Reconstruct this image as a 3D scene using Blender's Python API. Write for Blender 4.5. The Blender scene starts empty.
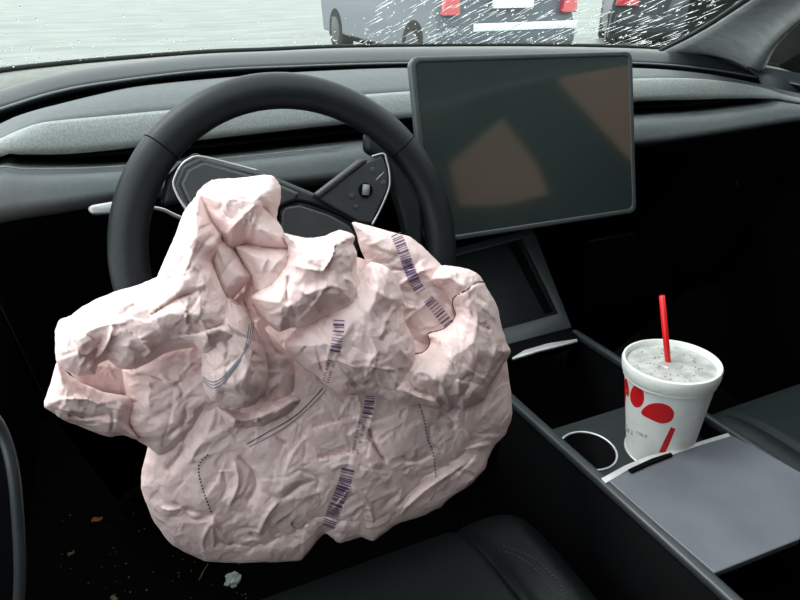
import bpy, bmesh, math, random
import numpy as np
from mathutils import Vector, noise as mn
from mathutils.geometry import tessellate_polygon
random.seed(7); rng = np.random.RandomState(7)
S = bpy.context.scene
COL = S.collection
R = math.radians
# ------------------------------------------------------------------ camera
F = 610.0; PITCH = R(28.4); YAW = R(23.5)
CAM = np.array([0, 0, 1.15])
fw = np.array([math.sin(YAW) * math.cos(PITCH), math.cos(YAW) * math.cos(PITCH), -math.sin(PITCH)])
rt = np.array([math.cos(YAW), -math.sin(YAW), 0.0]); up = np.cross(rt, fw)
cd = bpy.data.cameras.new('camera'); cam = bpy.data.objects.new('camera', cd); COL.objects.link(cam)
cam.location = CAM; cam.rotation_euler = (math.pi / 2 - PITCH, 0, -YAW)
cd.sensor_width = 36; cd.lens = F / 800 * 36; cd.clip_start = 0.02; cd.clip_end = 300
S.camera = cam
# ------------------------------------------------------------------ sky, exposure
S.view_settings.view_transform = 'Standard'; S.view_settings.look = 'None'
S.view_settings.gamma = 1; S.view_settings.use_curve_mapping = False
S.view_settings.exposure = 0.0
W = bpy.data.worlds.new('overcast_sky'); S.world = W; W.use_nodes = True
wn = W.node_tree.nodes; wl = W.node_tree.links
bg = wn['Background']; bg.inputs['Strength'].default_value = 2.75
tc = wn.new('ShaderNodeTexCoord'); wnz = wn.new('ShaderNodeTexNoise'); wnz.inputs['Scale'].default_value = 1.6
wr = wn.new('ShaderNodeValToRGB'); wr.color_ramp.elements[0].color = (.80, .90, .93, 1); wr.color_ramp.elements[1].color = (.98, 1.0, 1.0, 1)
wl.new(tc.outputs['Generated'], wnz.inputs['Vector']); wl.new(wnz.outputs['Fac'], wr.inputs['Fac']); wl.new(wr.outputs['Color'], bg.inputs['Color'])
sd = bpy.data.lights.new('veiled_sun', 'SUN'); sd.energy = 2.5; sd.angle = R(22); sd.color = (1, .98, .95)
so = bpy.data.objects.new('veiled_sun', sd); COL.objects.link(so)
so.rotation_euler = Vector((.50, -.42, -1.0)).to_track_quat('-Z', 'Y').to_euler()

# ------------------------------------------------------------------ helpers
def ray(x, y): return fw + rt * (x - 400) / F + up * (300 - y) / F
def PY(x, y, Y): r = ray(x, y); return CAM + r * (Y / r[1])
def PZ(x, y, Z): r = ray(x, y); return CAM + r * ((Z - CAM[2]) / r[2])
def PD(x, y, d): return CAM + ray(x, y) * d
def PPL(x, y, p0, n): r = ray(x, y); return CAM + r * (np.dot(p0 - CAM, n) / np.dot(r, n))
def proj(P):
    v = np.array(P) - CAM; d = v @ fw; return 400 + F * (v @ rt) / d, 300 - F * (v @ up) / d

def mat(name, col, rough=.5, spec=.5, metal=0, bump=0, bscale=300, col2=None, cscale=40, sheen=0, coat=0, sss=0, trans=0, alpha=1, ior=None, stretch=None):
    m = bpy.data.materials.new(name); m.use_nodes = True
    N = m.node_tree.nodes; L = m.node_tree.links; b = N['Principled BSDF']
    b.inputs['Base Color'].default_value = (*col, 1); b.inputs['Roughness'].default_value = rough
    b.inputs['Metallic'].default_value = metal; b.inputs['Specular IOR Level'].default_value = spec
    if sheen: b.inputs['Sheen Weight'].default_value = sheen; b.inputs['Sheen Roughness'].default_value = .4
    if coat: b.inputs['Coat Weight'].default_value = coat; b.inputs['Coat Roughness'].default_value = .08
    if trans: b.inputs['Transmission Weight'].default_value = trans
    if ior: b.inputs['IOR'].default_value = ior
    t = N.new('ShaderNodeTexCoord'); src = t.outputs['Object']
    if stretch:
        mp = N.new('ShaderNodeMapping'); mp.inputs['Scale'].default_value = stretch; L.new(src, mp.inputs['Vector']); src = mp.outputs['Vector']
    n = N.new('ShaderNodeTexNoise'); n.inputs['Scale'].default_value = cscale; n.inputs['Detail'].default_value = 5; L.new(src, n.inputs['Vector'])
    r = N.new('ShaderNodeValToRGB'); c2 = col2 or tuple(c * .82 for c in col)
    r.color_ramp.elements[0].position = .35; r.color_ramp.elements[1].position = .65
    r.color_ramp.elements[0].color = (*c2, 1); r.color_ramp.elements[1].color = (*col, 1)
    L.new(n.outputs['Fac'], r.inputs['Fac']); L.new(r.outputs['Color'], b.inputs['Base Color'])
    if bump:
        v = N.new('ShaderNodeTexNoise'); v.inputs['Scale'].default_value = bscale; v.inputs['Detail'].default_value = 3; L.new(t.outputs['Object'], v.inputs['Vector'])
        bp = N.new('ShaderNodeBump'); bp.inputs['Strength'].default_value = bump; bp.inputs['Distance'].default_value = .001
        L.new(v.outputs['Fac'], bp.inputs['Height']); L.new(bp.outputs['Normal'], b.inputs['Normal'])
    return m

def thin_glass(name, tint, gloss=.05):
    m = bpy.data.materials.new(name); m.use_nodes = True; N = m.node_tree.nodes; L = m.node_tree.links
    N.remove(N['Principled BSDF']); o = N['Material Output']
    tr = N.new('ShaderNodeBsdfTransparent'); tr.inputs['Color'].default_value = (*tint, 1)
    gl = N.new('ShaderNodeBsdfGlossy'); gl.inputs['Roughness'].default_value = .02
    lw = N.new('ShaderNodeLayerWeight'); pw = N.new('ShaderNodeMath'); pw.operation = 'POWER'; pw.inputs[1].default_value = 4.5; L.new(lw.outputs['Facing'], pw.inputs[0])
    ad = N.new('ShaderNodeMath'); ad.operation = 'MULTIPLY_ADD'; ad.inputs[1].default_value = .6; ad.inputs[2].default_value = gloss; L.new(pw.outputs[0], ad.inputs[0])
    mx = N.new('ShaderNodeMixShader'); L.new(ad.outputs[0], mx.inputs['Fac']); L.new(tr.outputs[0], mx.inputs[1]); L.new(gl.outputs[0], mx.inputs[2])
    L.new(mx.outputs[0], o.inputs['Surface'])
    return m

M = dict(
    dash=mat('soft_dash_plastic', (.15, .165, .17), .55, .5, bump=.25, bscale=900, col2=(.165, .185, .19), cscale=120),
    dashmid=mat('soft_dash_top', (.095, .105, .11), .6, .4, bump=.25, bscale=900, col2=(.08, .09, .095), cscale=120),
    dashdk=mat('dark_dash_plastic', (.016, .02, .022), .45, .4, bump=.2, bscale=900),
    roll=mat('dark_dash_vinyl', (.016, .021, .025), .42, .5, bump=.2, bscale=700),
    shelf=mat('defroster_shelf_plastic', (.20, .21, .19), .6, .4, bump=.2, bscale=900),
    fabric=mat('grey_woven_trim', (.34, .37, .36), .85, .3, bump=.7, bscale=700, col2=(.24, .27, .26), cscale=450, sheen=.3),
    black=mat('black_plastic', (.0018, .002, .0024), .7, .06, bump=.1),
    carpet=mat('black_carpet', (.003, .003, .003), .95, .05, bump=.8, bscale=500),
    rim=mat('black_wheel_leather', (.009, .012, .014), .45, .28, bump=.25, bscale=600),
    hub=mat('charcoal_hub_plastic', (.028, .032, .036), .45, .45, bump=.15, bscale=900),
    pod=mat('dark_grey_pod', (.04, .044, .047), .4, .5),
    silver=mat('satin_silver', (.42, .43, .44), .38, .5, metal=.9),
    bright=mat('brushed_bright_trim', (.72, .74, .75), .35, .5, metal=.5),
    chrome=mat('chrome', (.8, .82, .83), .1, .5, metal=1),
    screen=mat('screen_glass', (.030, .041, .039), .07, .55, coat=.0, bump=0, col2=(.027, .038, .036), cscale=4),
    bezel=mat('screen_bezel', (.05, .06, .064), .4, .5),
    rail=mat('console_rail', (.036, .043, .048), .38, .5, bump=.15, bscale=800),
    tray=mat('console_tray', (.019, .023, .025), .5, .3, bump=.2, bscale=800),
    pad=mat('rubber_pad', (.02, .025, .03), .6, .35, bump=.4, bscale=700),
    lid=mat('console_lid_aluminium', (.145, .155, .18), .45, .4, metal=.2, bump=.15, bscale=1200, col2=(.11, .12, .14), cscale=11),
    leather=mat('black_seat_leather', (.004, .006, .007), .5, .22, bump=.5, bscale=420),
    cloth2=mat('passenger_seat_leather', (.011, .018, .017), .6, .2, bump=.6, bscale=420),
    thread=mat('seam_thread', (.06, .06, .06), .8, .2),
    pillar=mat('pillar_fabric', (.78, .82, .81), .9, .2, bump=.4, bscale=900),
    cup=mat('white_foam_cup', (.80, .82, .80), .5, .4, bump=.15, bscale=500, col2=(.74, .77, .75), cscale=60),
    lidp=mat('cup_lid_plastic', (.50, .51, .49), .25, .5, col2=(.34, .34, .32), cscale=70, bump=.6, bscale=90),
    red=mat('red_print', (.62, .008, .012), .5, .4), straw=mat('red_straw', (.75, .01, .015), .35, .5),
    grey_ink=mat('grey_print', (.16, .16, .18), .6, .3),
    ink=mat('purple_ink', (.10, .065, .15), .7, .2, col2=(.15, .10, .20), cscale=500),
    navy=mat('blue_black_thread', (.02, .025, .05), .8, .2), seam=mat('blue_grey_thread', (.26, .28, .33), .8, .2),
    paper=mat('crumpled_white_paper', (.75, .8, .78), .8, .2), leaf=mat('dry_orange_leaf', (.35, .10, .03), .7, .3), twig=mat('dry_straw_stem', (.22, .17, .08), .8, .2),
    tyre=mat('tyre_rubber', (.015, .015, .016), .8, .2), carpaint=mat('dark_grey_paint', (.085, .10, .12), .4, .4),
    carpaint2=mat('charcoal_paint', (.02, .026, .034), .45, .3), carwhite=mat('white_paint_strip', (.8, .85, .85), .3, .5),
    cartail=mat('red_tail_lens', (.55, .02, .03), .2, .5, coat=1), carglass=mat('car_window', (.05, .085, .08), .06, .6, coat=.5),
    cargreen=mat('pale_green_paint', (.25, .40, .34), .3, .5, coat=.6),
    rubber=mat('windshield_seal', (.008, .01, .01), .6, .3),
)
# bag fabric: thin nylon, lets a little light through
def bag_mat():
    m = mat('pink_airbag_nylon', (.88, .70, .68), .62, .35, bump=0, col2=(.86, .66, .64), cscale=14)
    N = m.node_tree.nodes; L = m.node_tree.links; b = N['Principled BSDF']
    t = N.new('ShaderNodeTexCoord'); hs = []
    for ax in ('X', 'Z'):
        w = N.new('ShaderNodeTexWave'); w.bands_direction = ax; w.inputs['Scale'].default_value = 420; w.inputs['Distortion'].default_value = 1.5
        L.new(t.outputs['Object'], w.inputs['Vector']); hs.append(w)
    a = N.new('ShaderNodeMath'); a.operation = 'ADD'; L.new(hs[0].outputs['Fac'], a.inputs[0]); L.new(hs[1].outputs['Fac'], a.inputs[1])
    n = N.new('ShaderNodeTexNoise'); n.inputs['Scale'].default_value = 160; n.inputs['Detail'].default_value = 4; L.new(t.outputs['Object'], n.inputs['Vector'])
    a2 = N.new('ShaderNodeMath'); a2.operation = 'MULTIPLY_ADD'; L.new(a.outputs[0], a2.inputs[0]); a2.inputs[1].default_value = .12; L.new(n.outputs['Fac'], a2.inputs[2])
    # hard little creases between flat facets of the stiff nylon
    wob = N.new('ShaderNodeTexNoise'); wob.inputs['Scale'].default_value = 22; L.new(t.outputs['Object'], wob.inputs['Vector'])
    wm_ = N.new('ShaderNodeMixRGB'); wm_.inputs['Fac'].default_value = .05; L.new(t.outputs['Object'], wm_.inputs['Color1']); L.new(wob.outputs['Color'], wm_.inputs['Color2'])
    hsum = a2.outputs[0]
    for sc, am in ((38, 3.2), (85, 1.7), (170, .8)):
        mp = N.new('ShaderNodeMapping'); mp.inputs['Rotation'].default_value = (.4, .6, sc); mp.inputs['Scale'].default_value = (1.0, .55, 1.0); L.new(wm_.outputs[0], mp.inputs['Vector'])
        vo = N.new('ShaderNodeTexVoronoi'); vo.feature = 'F1'; vo.distance = 'EUCLIDEAN'; vo.inputs['Scale'].default_value = sc; L.new(mp.outputs[0], vo.inputs['Vector'])
        ma = N.new('ShaderNodeMath'); ma.operation = 'MULTIPLY_ADD'; ma.inputs[1].default_value = am; L.new(vo.outputs['Distance'], ma.inputs[0]); L.new(hsum, ma.inputs[2]); hsum = ma.outputs[0]
    bp = N.new('ShaderNodeBump'); bp.inputs['Strength'].default_value = .75; bp.inputs['Distance'].default_value = .0011
    L.new(hsum, bp.inputs['Height']); L.new(bp.outputs['Normal'], b.inputs['Normal'])
    tl = N.new('ShaderNodeBsdfTranslucent'); tl.inputs['Color'].default_value = (.85, .45, .38, 1)
    mx = N.new('ShaderNodeMixShader'); mx.inputs['Fac'].default_value = .10
    L.new(b.outputs[0], mx.inputs[1]); L.new(tl.outputs[0], mx.inputs[2]); L.new(mx.outputs[0], N['Material Output'].inputs['Surface'])
    return m
M['bag'] = bag_mat()

def link(name, verts, faces, m, parent=None, smooth=True, solid=0, bevel=0, sub=0, sharp=None):
    me = bpy.data.meshes.new(name); me.from_pydata([tuple(map(float, v)) for v in verts], [], [tuple(f) for f in faces])
    me.materials.append(m); me.update()
    bm = bmesh.new(); bm.from_mesh(me); bmesh.ops.recalc_face_normals(bm, faces=bm.faces); bm.to_mesh(me); bm.free()
    if smooth:
        me.polygons.foreach_set('use_smooth', [True] * len(me.polygons))
    o = bpy.data.objects.new(name, me); COL.objects.link(o)
    if parent is not None: o.parent = parent
    if solid:
        s = o.modifiers.new('s', 'SOLIDIFY'); s.thickness = abs(solid); s.offset = 1 if solid < 0 else -1
    if bevel:
        b = o.modifiers.new('b', 'BEVEL'); b.width = bevel; b.segments = 3; b.limit_method = 'ANGLE'; b.angle_limit = R(35)
    if sub:
        u = o.modifiers.new('u', 'SUBSURF'); u.levels = u.render_levels = sub
    if smooth and sharp:
        e = me.polygons
        try: me.set_sharp_from_angle(angle=R(sharp))
        except Exception: pass
    return o
def tag(o, label=None, cat=None, group=None, kind=None):
    if label: o['label'] = label
    if cat: o['category'] = cat
    if group: o['group'] = group
    if kind: o['kind'] = kind
    return o
def thing(name, label, cat, loc, group=None):
    o = bpy.data.objects.new(name, None); COL.objects.link(o); o.location = loc; o.empty_display_size = .02
    return tag(o, label, cat, group)
# children are built in world coordinates; keep them there under a moved Empty
def keep(root):
    inv = Vector(root.location)
    for c in root.children:
        c.location = -inv

def catmull(P, n, closed=False):
    P = np.array(P, float); k = len(P); out = []
    m = k if closed else k - 1
    for i in range(m):
        if closed: a, b, c, d = P[(i - 1) % k], P[i], P[(i + 1) % k], P[(i + 2) % k]
        else: a, b, c, d = P[max(i - 1, 0)], P[i], P[i + 1], P[min(i + 2, k - 1)]
        for j in range(n):
            t = j / n
            out.append(.5 * (2 * b + (c - a) * t + (2 * a - 5 * b + 4 * c - d) * t * t + (3 * b - a - 3 * c + d) * t ** 3))
    if not closed: out.append(P[-1])
    return np.array(out)
def resample(P, n):
    P = np.array(P, float); d = np.r_[0, np.cumsum(np.linalg.norm(np.diff(P, axis=0), axis=1))]
    t = np.linspace(0, d[-1], n); return np.array([np.interp(t, d, P[:, k]) for k in range(P.shape[1])]).T
def tube(path, r, seg=10, closed=False):
    P = np.array(path, float); n = len(P); rr = np.broadcast_to(r, (n,)) if np.ndim(r) < 2 else r
    V = []; Fc = []; u = None
    for i in range(n):
        t = (P[(i + 1) % n] - P[i - 1]) if closed else P[min(i + 1, n - 1)] - P[max(i - 1, 0)]
        t /= np.linalg.norm(t) + 1e-12
        if u is None:
            u = np.cross(t, [0, 0, 1.]); 
            if np.linalg.norm(u) < .1: u = np.cross(t, [0, 1., 0])
        u = u - t * (u @ t); u /= np.linalg.norm(u); v = np.cross(t, u)
        for j in range(seg):
            a = 2 * math.pi * j / seg; V.append(P[i] + rr[i] * (math.cos(a) * u + math.sin(a) * v))
    for i in range(n if closed else n - 1):
        for j in range(seg):
            a = i * seg + j; b = i * seg + (j + 1) % seg; c = ((i + 1) % n) * seg + (j + 1) % seg; d = ((i + 1) % n) * seg + j
            Fc.append((a, b, c, d))
    if not closed:
        Fc.append(tuple(range(seg))[::-1]); Fc.append(tuple(range((n - 1) * seg, n * seg)))
    return V, Fc
def join(parts):
    V = []; Fc = []
    for v, f in parts:
        o = len(V); V += list(v); Fc += [tuple(i + o for i in q) for q in f]
    return V, Fc
def loft(curves, closed_end=False):
    n = len(curves[0]); V = [p for c in curves for p in c]; Fc = []
    for i in range(len(curves) - 1):
        for j in range(n - 1):
            Fc.append((i * n + j, i * n + j + 1, (i + 1) * n + j + 1, (i + 1) * n + j))
    return V, Fc
def slab(top, off):
    """prism of a polygon (list of 3D points) pushed by the vector off"""
    top = [np.array(p, float) for p in top]; off = np.array(off, float); n = len(top)
    V = top + [p + off for p in top]
    Fc = [tuple(range(n)), tuple(range(2 * n - 1, n - 1, -1))] + [(i, (i + 1) % n, n + (i + 1) % n, n + i) for i in range(n)]
    return V, Fc
def frame_ring(outer, inner, off):
    n = len(outer); off = np.array(off, float)
    O = [np.array(p, float) for p in outer]; I = [np.array(p, float) for p in inner]
    V = O + I + [p + off for p in O] + [p + off for p in I]; Fc = []
    for i in range(n):
        j = (i + 1) % n
        Fc += [(i, j, n + j, n + i), (2 * n + i, 2 * n + j, 3 * n + j, 3 * n + i), (i, j, 2 * n + j, 2 * n + i), (n + i, n + j, 3 * n + j, 3 * n + i)]
    return V, Fc
def box(x0, x1, y0, y1, z0, z1):
    return slab([(x0, y0, z1), (x1, y0, z1), (x1, y1, z1), (x0, y1, z1)], (0, 0, z0 - z1))

# ------------------------------------------------------------------ ground outside
GV = []; GF = []; n = 60
for i in range(n + 1):
    for j in range(n + 1):
        x = -18 + 50 * i / n; y = 1.9 + 60 * j / n
        GV.append((x, y, .03 * mn.noise(Vector((x * .8, y * .8, 0))) - .02))
for i in range(n):
    for j in range(n): a = i * (n + 1) + j; GF.append((a, a + 1, a + n + 2, a + n + 1))
gm = mat('wet_pale_pavement', (.19, .21, .19), .5, .35, col2=(.105, .125, .11), cscale=1.9, bump=.5, bscale=20, stretch=(.35, 1, 1))
tag(link('ground', GV, GF, gm), 'pale wet slushy pavement seen through the windshield', kind='structure')

# ------------------------------------------------------------------ parked cars ahead
def profile_body(cx, y0, L, w, pts, inset, m, name, parent):
    """car body: stations across the width of a side profile pts (y,z)"""
    V = []; ks = [-1, -.93, -.6, 0, .6, .93, 1]; n = len(pts)
    for k in ks:
        for (y, z) in pts:
            f = 1 - inset * max(0, (z - .85)) ** 1.0
            edge = .05 if abs(k) == 1 else 0
            V.append((cx + k * w / 2 * f, y0 + y * L + (edge if y < .5 else -edge), z - (edge if z > 1 else 0)))
    Fc = [(i * n + j, i * n + (j + 1) % n, (i + 1) * n + (j + 1) % n, (i + 1) * n + j) for i in range(len(ks) - 1) for j in range(n)]
    Fc += [tuple(range(n)), tuple(range((len(ks) - 1) * n, len(ks) * n))]
    return link(name, V, Fc, m, parent, bevel=.02, sharp=40)
def parked_car(cx, y0, w, L, H, paint, label, strip, lens_w, group, yaw=0):
    t = thing('parked_car', label, 'car', (cx, y0 + L / 2, 0), group)
    pts = [(.03, .28), (0, .42), (0, .62), (.012, .72), (.012, .98), (.03, 1.05), (.10, H - .06), (.17, H), (.55, H), (.72, 1.05), (.97, .92), (1, .7), (.98, .28)]
    profile_body(cx, y0, L, w, pts, .35, paint, 'body', t)
    # rear window, side windows
    link('rear_window', *slab([(cx - w * .36, y0 + .03 * L - .03, 1.10), (cx + w * .36, y0 + .03 * L - .03, 1.10), (cx + w * .31, y0 + .095 * L - .03, H - .1), (cx - w * .31, y0 + .095 * L - .03, H - .1)], (0, .04, -.01)), M['carglass'], t, smooth=False)
    for s in (-1, 1):
        link('side_window', *slab([(cx + s * w * .475, y0 + .14 * L, 1.07), (cx + s * w * .475, y0 + .62 * L, 1.07), (cx + s * w * .435, y0 + .55 * L, H - .1), (cx + s * w * .435, y0 + .2 * L, H - .1)], (s * .015, 0, 0)), M['carglass'], t, smooth=False)
        x = cx + s * (w / 2 - lens_w / 2 - .03)
        link('tail_light', *slab([(x - lens_w / 2, y0 - .03, .72), (x + lens_w / 2, y0 - .03, .72), (x + lens_w / 2 * .9, y0 + .0, 1.02), (x - lens_w / 2 * .6, y0 + .0, 1.02)], (0, .10, 0)), M['cartail'], t, bevel=.01)
        for yy in (.16, .82):
            a = np.linspace(0, 2 * math.pi, 28, endpoint=False)
            ring = [(cx + s * (w / 2 - .2), y0 + yy * L + .32 * math.cos(q), .32 + .32 * math.sin(q)) for q in a]
            wl_ = link('wheel', *slab(ring, (s * .21, 0, 0)), M['tyre'], t, bevel=.03)
            ring = [(cx + s * (w / 2 + .012), y0 + yy * L + .2 * math.cos(q), .32 + .2 * math.sin(q)) for q in a]
            link('hub_cap', *slab(ring, (-s * .02, 0, 0)), M['pod'], wl_, bevel=.005)
    V, Fc = join([box(cx - w * .47, cx + w * .47, y0 - .09, y0 + .12, .38, .62)])
    bmp = link('bumper', V, Fc, paint, t, bevel=.05)
    if strip:
        link('bumper_strip', *box(cx - w * .30, cx + w * .46, y0 - .105, y0 - .085, .56, .64), M['carwhite'], bmp, bevel=.005)
        link('licence_plate', *box(cx - .26, cx + .26, y0 - .03, y0 + .01, .78, .9), M['carwhite'], t, bevel=.005)
    link('sill', *box(cx - w * .44, cx + w * .44, y0 + .1, y0 + L - .1, .2, .4), M['black'], t)
    keep(t); t.rotation_euler = (0, 0, R(yaw))
parked_car(4.15, 6.4, 1.8, 4.4, 1.62, M['carpaint'], 'dark grey car with red tail lights and white bumper strip ahead of the windshield', True, .2, 'cars parked beyond the windshield', 0)
p2 = PZ(672, 40, .3); p2 = p2 + np.array([math.sin(R(38)), math.cos(R(38)), 0]) * 2.15
parked_car(p2[0], p2[1] - 2.15, 1.7, 4.3, 1.5, M['carpaint2'], 'charcoal car parked at the far right of the windshield', False, .3, 'cars parked beyond the windshield', -38)
# ------------------------------------------------------------------ car geometry frames
MIDX = .50
def Yc(Y0, k=.33):
    return lambda x: Y0 - k * ((x - MIDX) / .78) ** 2
def curve3(px, Yf, n=90, x0=-60, x1=900):
    """polyline in the picture's coordinates, laid on a vertical surface y=Yf(x) curving like the dash"""
    px = catmull(px, 8); px = resample(px, n); out = []
    for x, y in px:
        Y = Yf(.5)
        for _ in range(40):
            p = PY(x, y, Y); Y = .5 * Y + .5 * max(.35, Yf(p[0]))
        out.append(PY(x, y, Y))
    return np.array(out)
c0 = [(-60, 84), (0, 73), (50, 67), (100, 62), (200, 54), (270, 51), (340, 48), (450, 46.5), (550, 46.5), (640, 48.5), (690, 52), (740, 60), (800, 72), (860, 86)]
c1 = [(-60, 112), (0, 97), (50, 82), (100, 72), (200, 60), (270, 55.5), (340, 52), (450, 50.5), (550, 50.5), (640, 53), (700, 59), (750, 69), (800, 78), (860, 90)]
c3 = [(-60, 128), (0, 109), (50, 93.5), (100, 83.5), (200, 71), (300, 66), (400, 63), (520, 62), (636, 63), (700, 68), (757, 77), (800, 85), (860, 98)]
c4 = [(-60, 156), (0, 124), (30, 112), (100, 94), (150, 85), (250, 75.5), (320, 71), (400, 68), (520, 67), (636, 68), (700, 74), (750, 84), (800, 94), (860, 108)]
c5 = [(-60, 175), (0, 143), (20, 133), (45, 124), (100, 118), (190, 109.5), (300, 101), (400, 93), (520, 86), (636, 79.5), (700, 80), (750, 87), (776, 94), (785, 99), (860, 114)]
c6 = [(-60, 180), (0, 154), (20, 152), (60, 152), (100, 149), (190, 139), (300, 127), (400, 117), (520, 108), (636, 100), (700, 98), (750, 97), (776, 98), (785, 99.6), (860, 114.6)]
c7 = [(-60, 195), (0, 166), (20, 168), (60, 168.5), (100, 168), (190, 162), (300, 150), (400, 139), (520, 127), (636, 117), (700, 113), (750, 107), (774, 104), (785, 101), (860, 116)]
c8 = [(-60, 225), (0, 212), (50, 205), (100, 197), (170, 188), (300, 180), (400, 168), (520, 155), (636, 143), (700, 134), (750, 126), (800, 118), (860, 112)]
Y1, Y3, Y4, Y5, Y6, Y7, Y8 = 1.13, 1.02, 1.0, .90, .885, .885, .86
K0 = curve3(c0, Yc(1.25)); K1 = curve3(c1, Yc(Y1)); K3 = curve3(c3, Yc(Y3)); K4 = curve3(c4, Yc(Y4))
K5 = curve3(c5, Yc(Y5)); K6 = curve3(c6, Yc(Y6)); K7 = curve3(c7, Yc(Y7)); K8 = curve3(c8, Yc(Y8))
dash = thing('dashboard', 'grey dashboard with a full-width woven trim strip and slot vent behind the steering wheel', 'dashboard', tuple(K8[45] - [0, 0, .3]))
def bulge(A, B, n, h, nrm=None):
    out = []
    for i in range(n + 1):
        t = i / n; out.append(A * (1 - t) + B * t + np.array([0, -.3, .95]) * h * math.sin(math.pi * t))
    return out
link('defroster_shelf', *loft([K0 + [0, .12, -.01], K0, K1]), M['shelf'], dash, solid=.006)
link('padded_roll', *loft([K1 + [0, .004, -.012]] + bulge(K1, K3, 10, .014) + [K3 + [0, .02, -.012]]), M['roll'], dash, solid=.004)
V, Fc = tube(K3 + np.array([0, -.001, .0]), .0016, 6); link('piping', V, Fc, M['dash'], dash)
link('shadow_gap', *loft([K3 + [0, .02, -.012], K3 + [0, .03, -.03], K4 + [0, .03, -.012]]), M['black'], dash, solid=.003)
link('upper_panel', *loft([K4 + [0, .03, -.012], K4] + bulge(K4, K5, 6, .006)[1:]), M['dashmid'], dash, solid=.004)
link('woven_trim', *loft(bulge(K5, K6, 6, .004) + [K6 + [0, .05, .002]]), M['fabric'], dash, solid=.003)
link('air_vent', *loft([K6 + [0, .05, .002], K6 + [0, .07, -.004], K7 + [0, .07, 0], K7 + [0, .03, -.001]]), M['black'], dash, solid=.003)
for f in (.35, .68):
    a = K6 * (1 - f) + K7 * f + np.array([0, .035, 0])
    link('vent_blade', *loft([a, a + [0, .028, .001]]), M['dashdk'], dash, solid=.002)
link('lower_panel', *loft([K7 + [0, .03, -.001], K7 + [0, .004, 0.0]] + bulge(K7 + np.array([0, -.004, -.002]), K8, 8, .008) + [K8 + [0, .03, -.02]]), M['dash'], dash, solid=.004)
# stitched seam along the lower panel
SK = [PY(x, y, 1) for x, y in ()]
for (xa, xb) in ((4, 41),):
    i0, i1 = 6, 40
    seamc = (K7 * .86 + K8 * .14)[i0:i1] + np.array([0, -.006, .0065])
    V, Fc = tube(resample(seamc, 60), .0008, 5); link('stitching', V, Fc, M['fabric'], dash)
# underside of the dash down to the footwell
K9 = K8 + np.array([0, .10, -.05]); K10 = K8.copy(); K10[:, 1] += .16; K10[:, 2] = .62; K11 = K8.copy(); K11[:, 1] += .42; K11[:, 2] = .22
link('knee_panel', *loft([K8 + [0, .03, -.02], K8 + [0, .07, -.05], K10, K11]), M['black'], dash, solid=.004)
gb = resample([PY(x, y, .90) for x, y in ((590, 241), (650, 230), (720, 219), (785, 210))], 30)
V, Fc = tube(gb, .0011, 6); link('glovebox_edge', V, Fc, M['dashdk'], dash)
gl_ = [gb[0] + [0, .012, -.003]] + [gb[0], gb[-1], gb[-1] + [0, .0, -.17], gb[0] + [0, 0, -.17]]
link('glovebox_door', *slab(gl_[1:], (0, .02, 0)), M['black'], dash, bevel=.004)
keep(dash)

# ------------------------------------------------------------------ windshield and its wet film
A0 = K0 + np.array([0, .004, .002])
def wsh(t, row):  # point up the glass from the base row
    p = A0[row]; s = 1.0 - .15 * t
    return np.array([MIDX + (p[0] - MIDX) * s, p[1] - .92 * t + .16 * t * t * .5, p[2] + .50 * t - .06 * t * t])
rows = range(0, 90, 2); tt = np.linspace(0, 1, 14)
WS = [[wsh(t, r) for r in rows] for t in tt]
ws = link('window_windshield', *loft(WS), thin_glass('wet_windshield_glass', (.93, .97, .955)))
ws.name = 'window_1'; tag(ws, 'wet windshield with rain beads and streaks', kind='structure')
V, Fc = tube(A0, .0045, 8); sl = link('trim_1', V, Fc, M['rubber']); tag(sl, 'black seal along the foot of the windshield', kind='structure')
def on_glass(px, py):
    """nearest glass point along the ray, by scanning the lofted sheet"""
    return None
# beads and streaks of water lie on the outside of the glass
bm = bmesh.new(); rw = random.Random(3)
def bead(c, u, v, nrm, a, b, h):
    vs = []
    k = 7
    for ring, (rr, hh) in enumerate(((1, 0), (.72, .7))):
        for j in range(k):
            q = 2 * math.pi * j / k; vs.append(bm.verts.new(c + u * (a * rr * math.cos(q)) + v * (b * rr * math.sin(q)) + nrm * (h * hh)))
    top = bm.verts.new(c + nrm * h)
    for j in range(k):
        jj = (j + 1) % k
        bm.faces.new((vs[j], vs[jj], vs[k + jj], vs[k + j])); bm.faces.new((vs[k + j], vs[k + jj], top))
    bm.faces.new(vs[:k][::-1])
for i in range(1150):
    right = rw.random() < .72
    r_ = rw.uniform(40, 70) if right else rw.uniform(2, 42)
    t = rw.random() ** 1.3 * .42
    if not right and rw.random() < .45: t = rw.random() * .07
    i0 = int(r_); f = r_ - i0
    P = Vector(wsh(t, i0) * (1 - f) + wsh(t, min(i0 + 1, 89)) * f)
    Pu = Vector(wsh(t + .01, i0) - wsh(t, i0)).normalized(); Pr = Vector(wsh(t, min(i0 + 1, 89)) - wsh(t, i0)).normalized()
    N_ = Pr.cross(Pu).normalized()
    if N_.z < 0: N_ = -N_
    if right and rw.random() < .6:
        d = (Pu * .9 + Pr * rw.uniform(.2, .55)).normalized(); e = d.cross(N_).normalized()
        bead(P + N_ * .0004, d, e, N_, rw.uniform(.004, .028), rw.uniform(.0005, .0012), .0007)
    else:
        s_ = rw.uniform(.0009, .0026) * (1 if right else .8)
        bead(P + N_ * .0004, Pu, Pr, N_, s_ * rw.uniform(1, 2.2), s_, s_ * .55)
me = bpy.data.meshes.new('water_droplets'); bm.to_mesh(me); bm.free()
wm = bpy.data.materials.new('rain_water'); wm.use_nodes = True
nn = wm.node_tree.nodes; nn.remove(nn['Principled BSDF']); g = nn.new('ShaderNodeBsdfGlass'); g.inputs['IOR'].default_value = 1.33; g.inputs['Roughness'].default_value = .0
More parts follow.
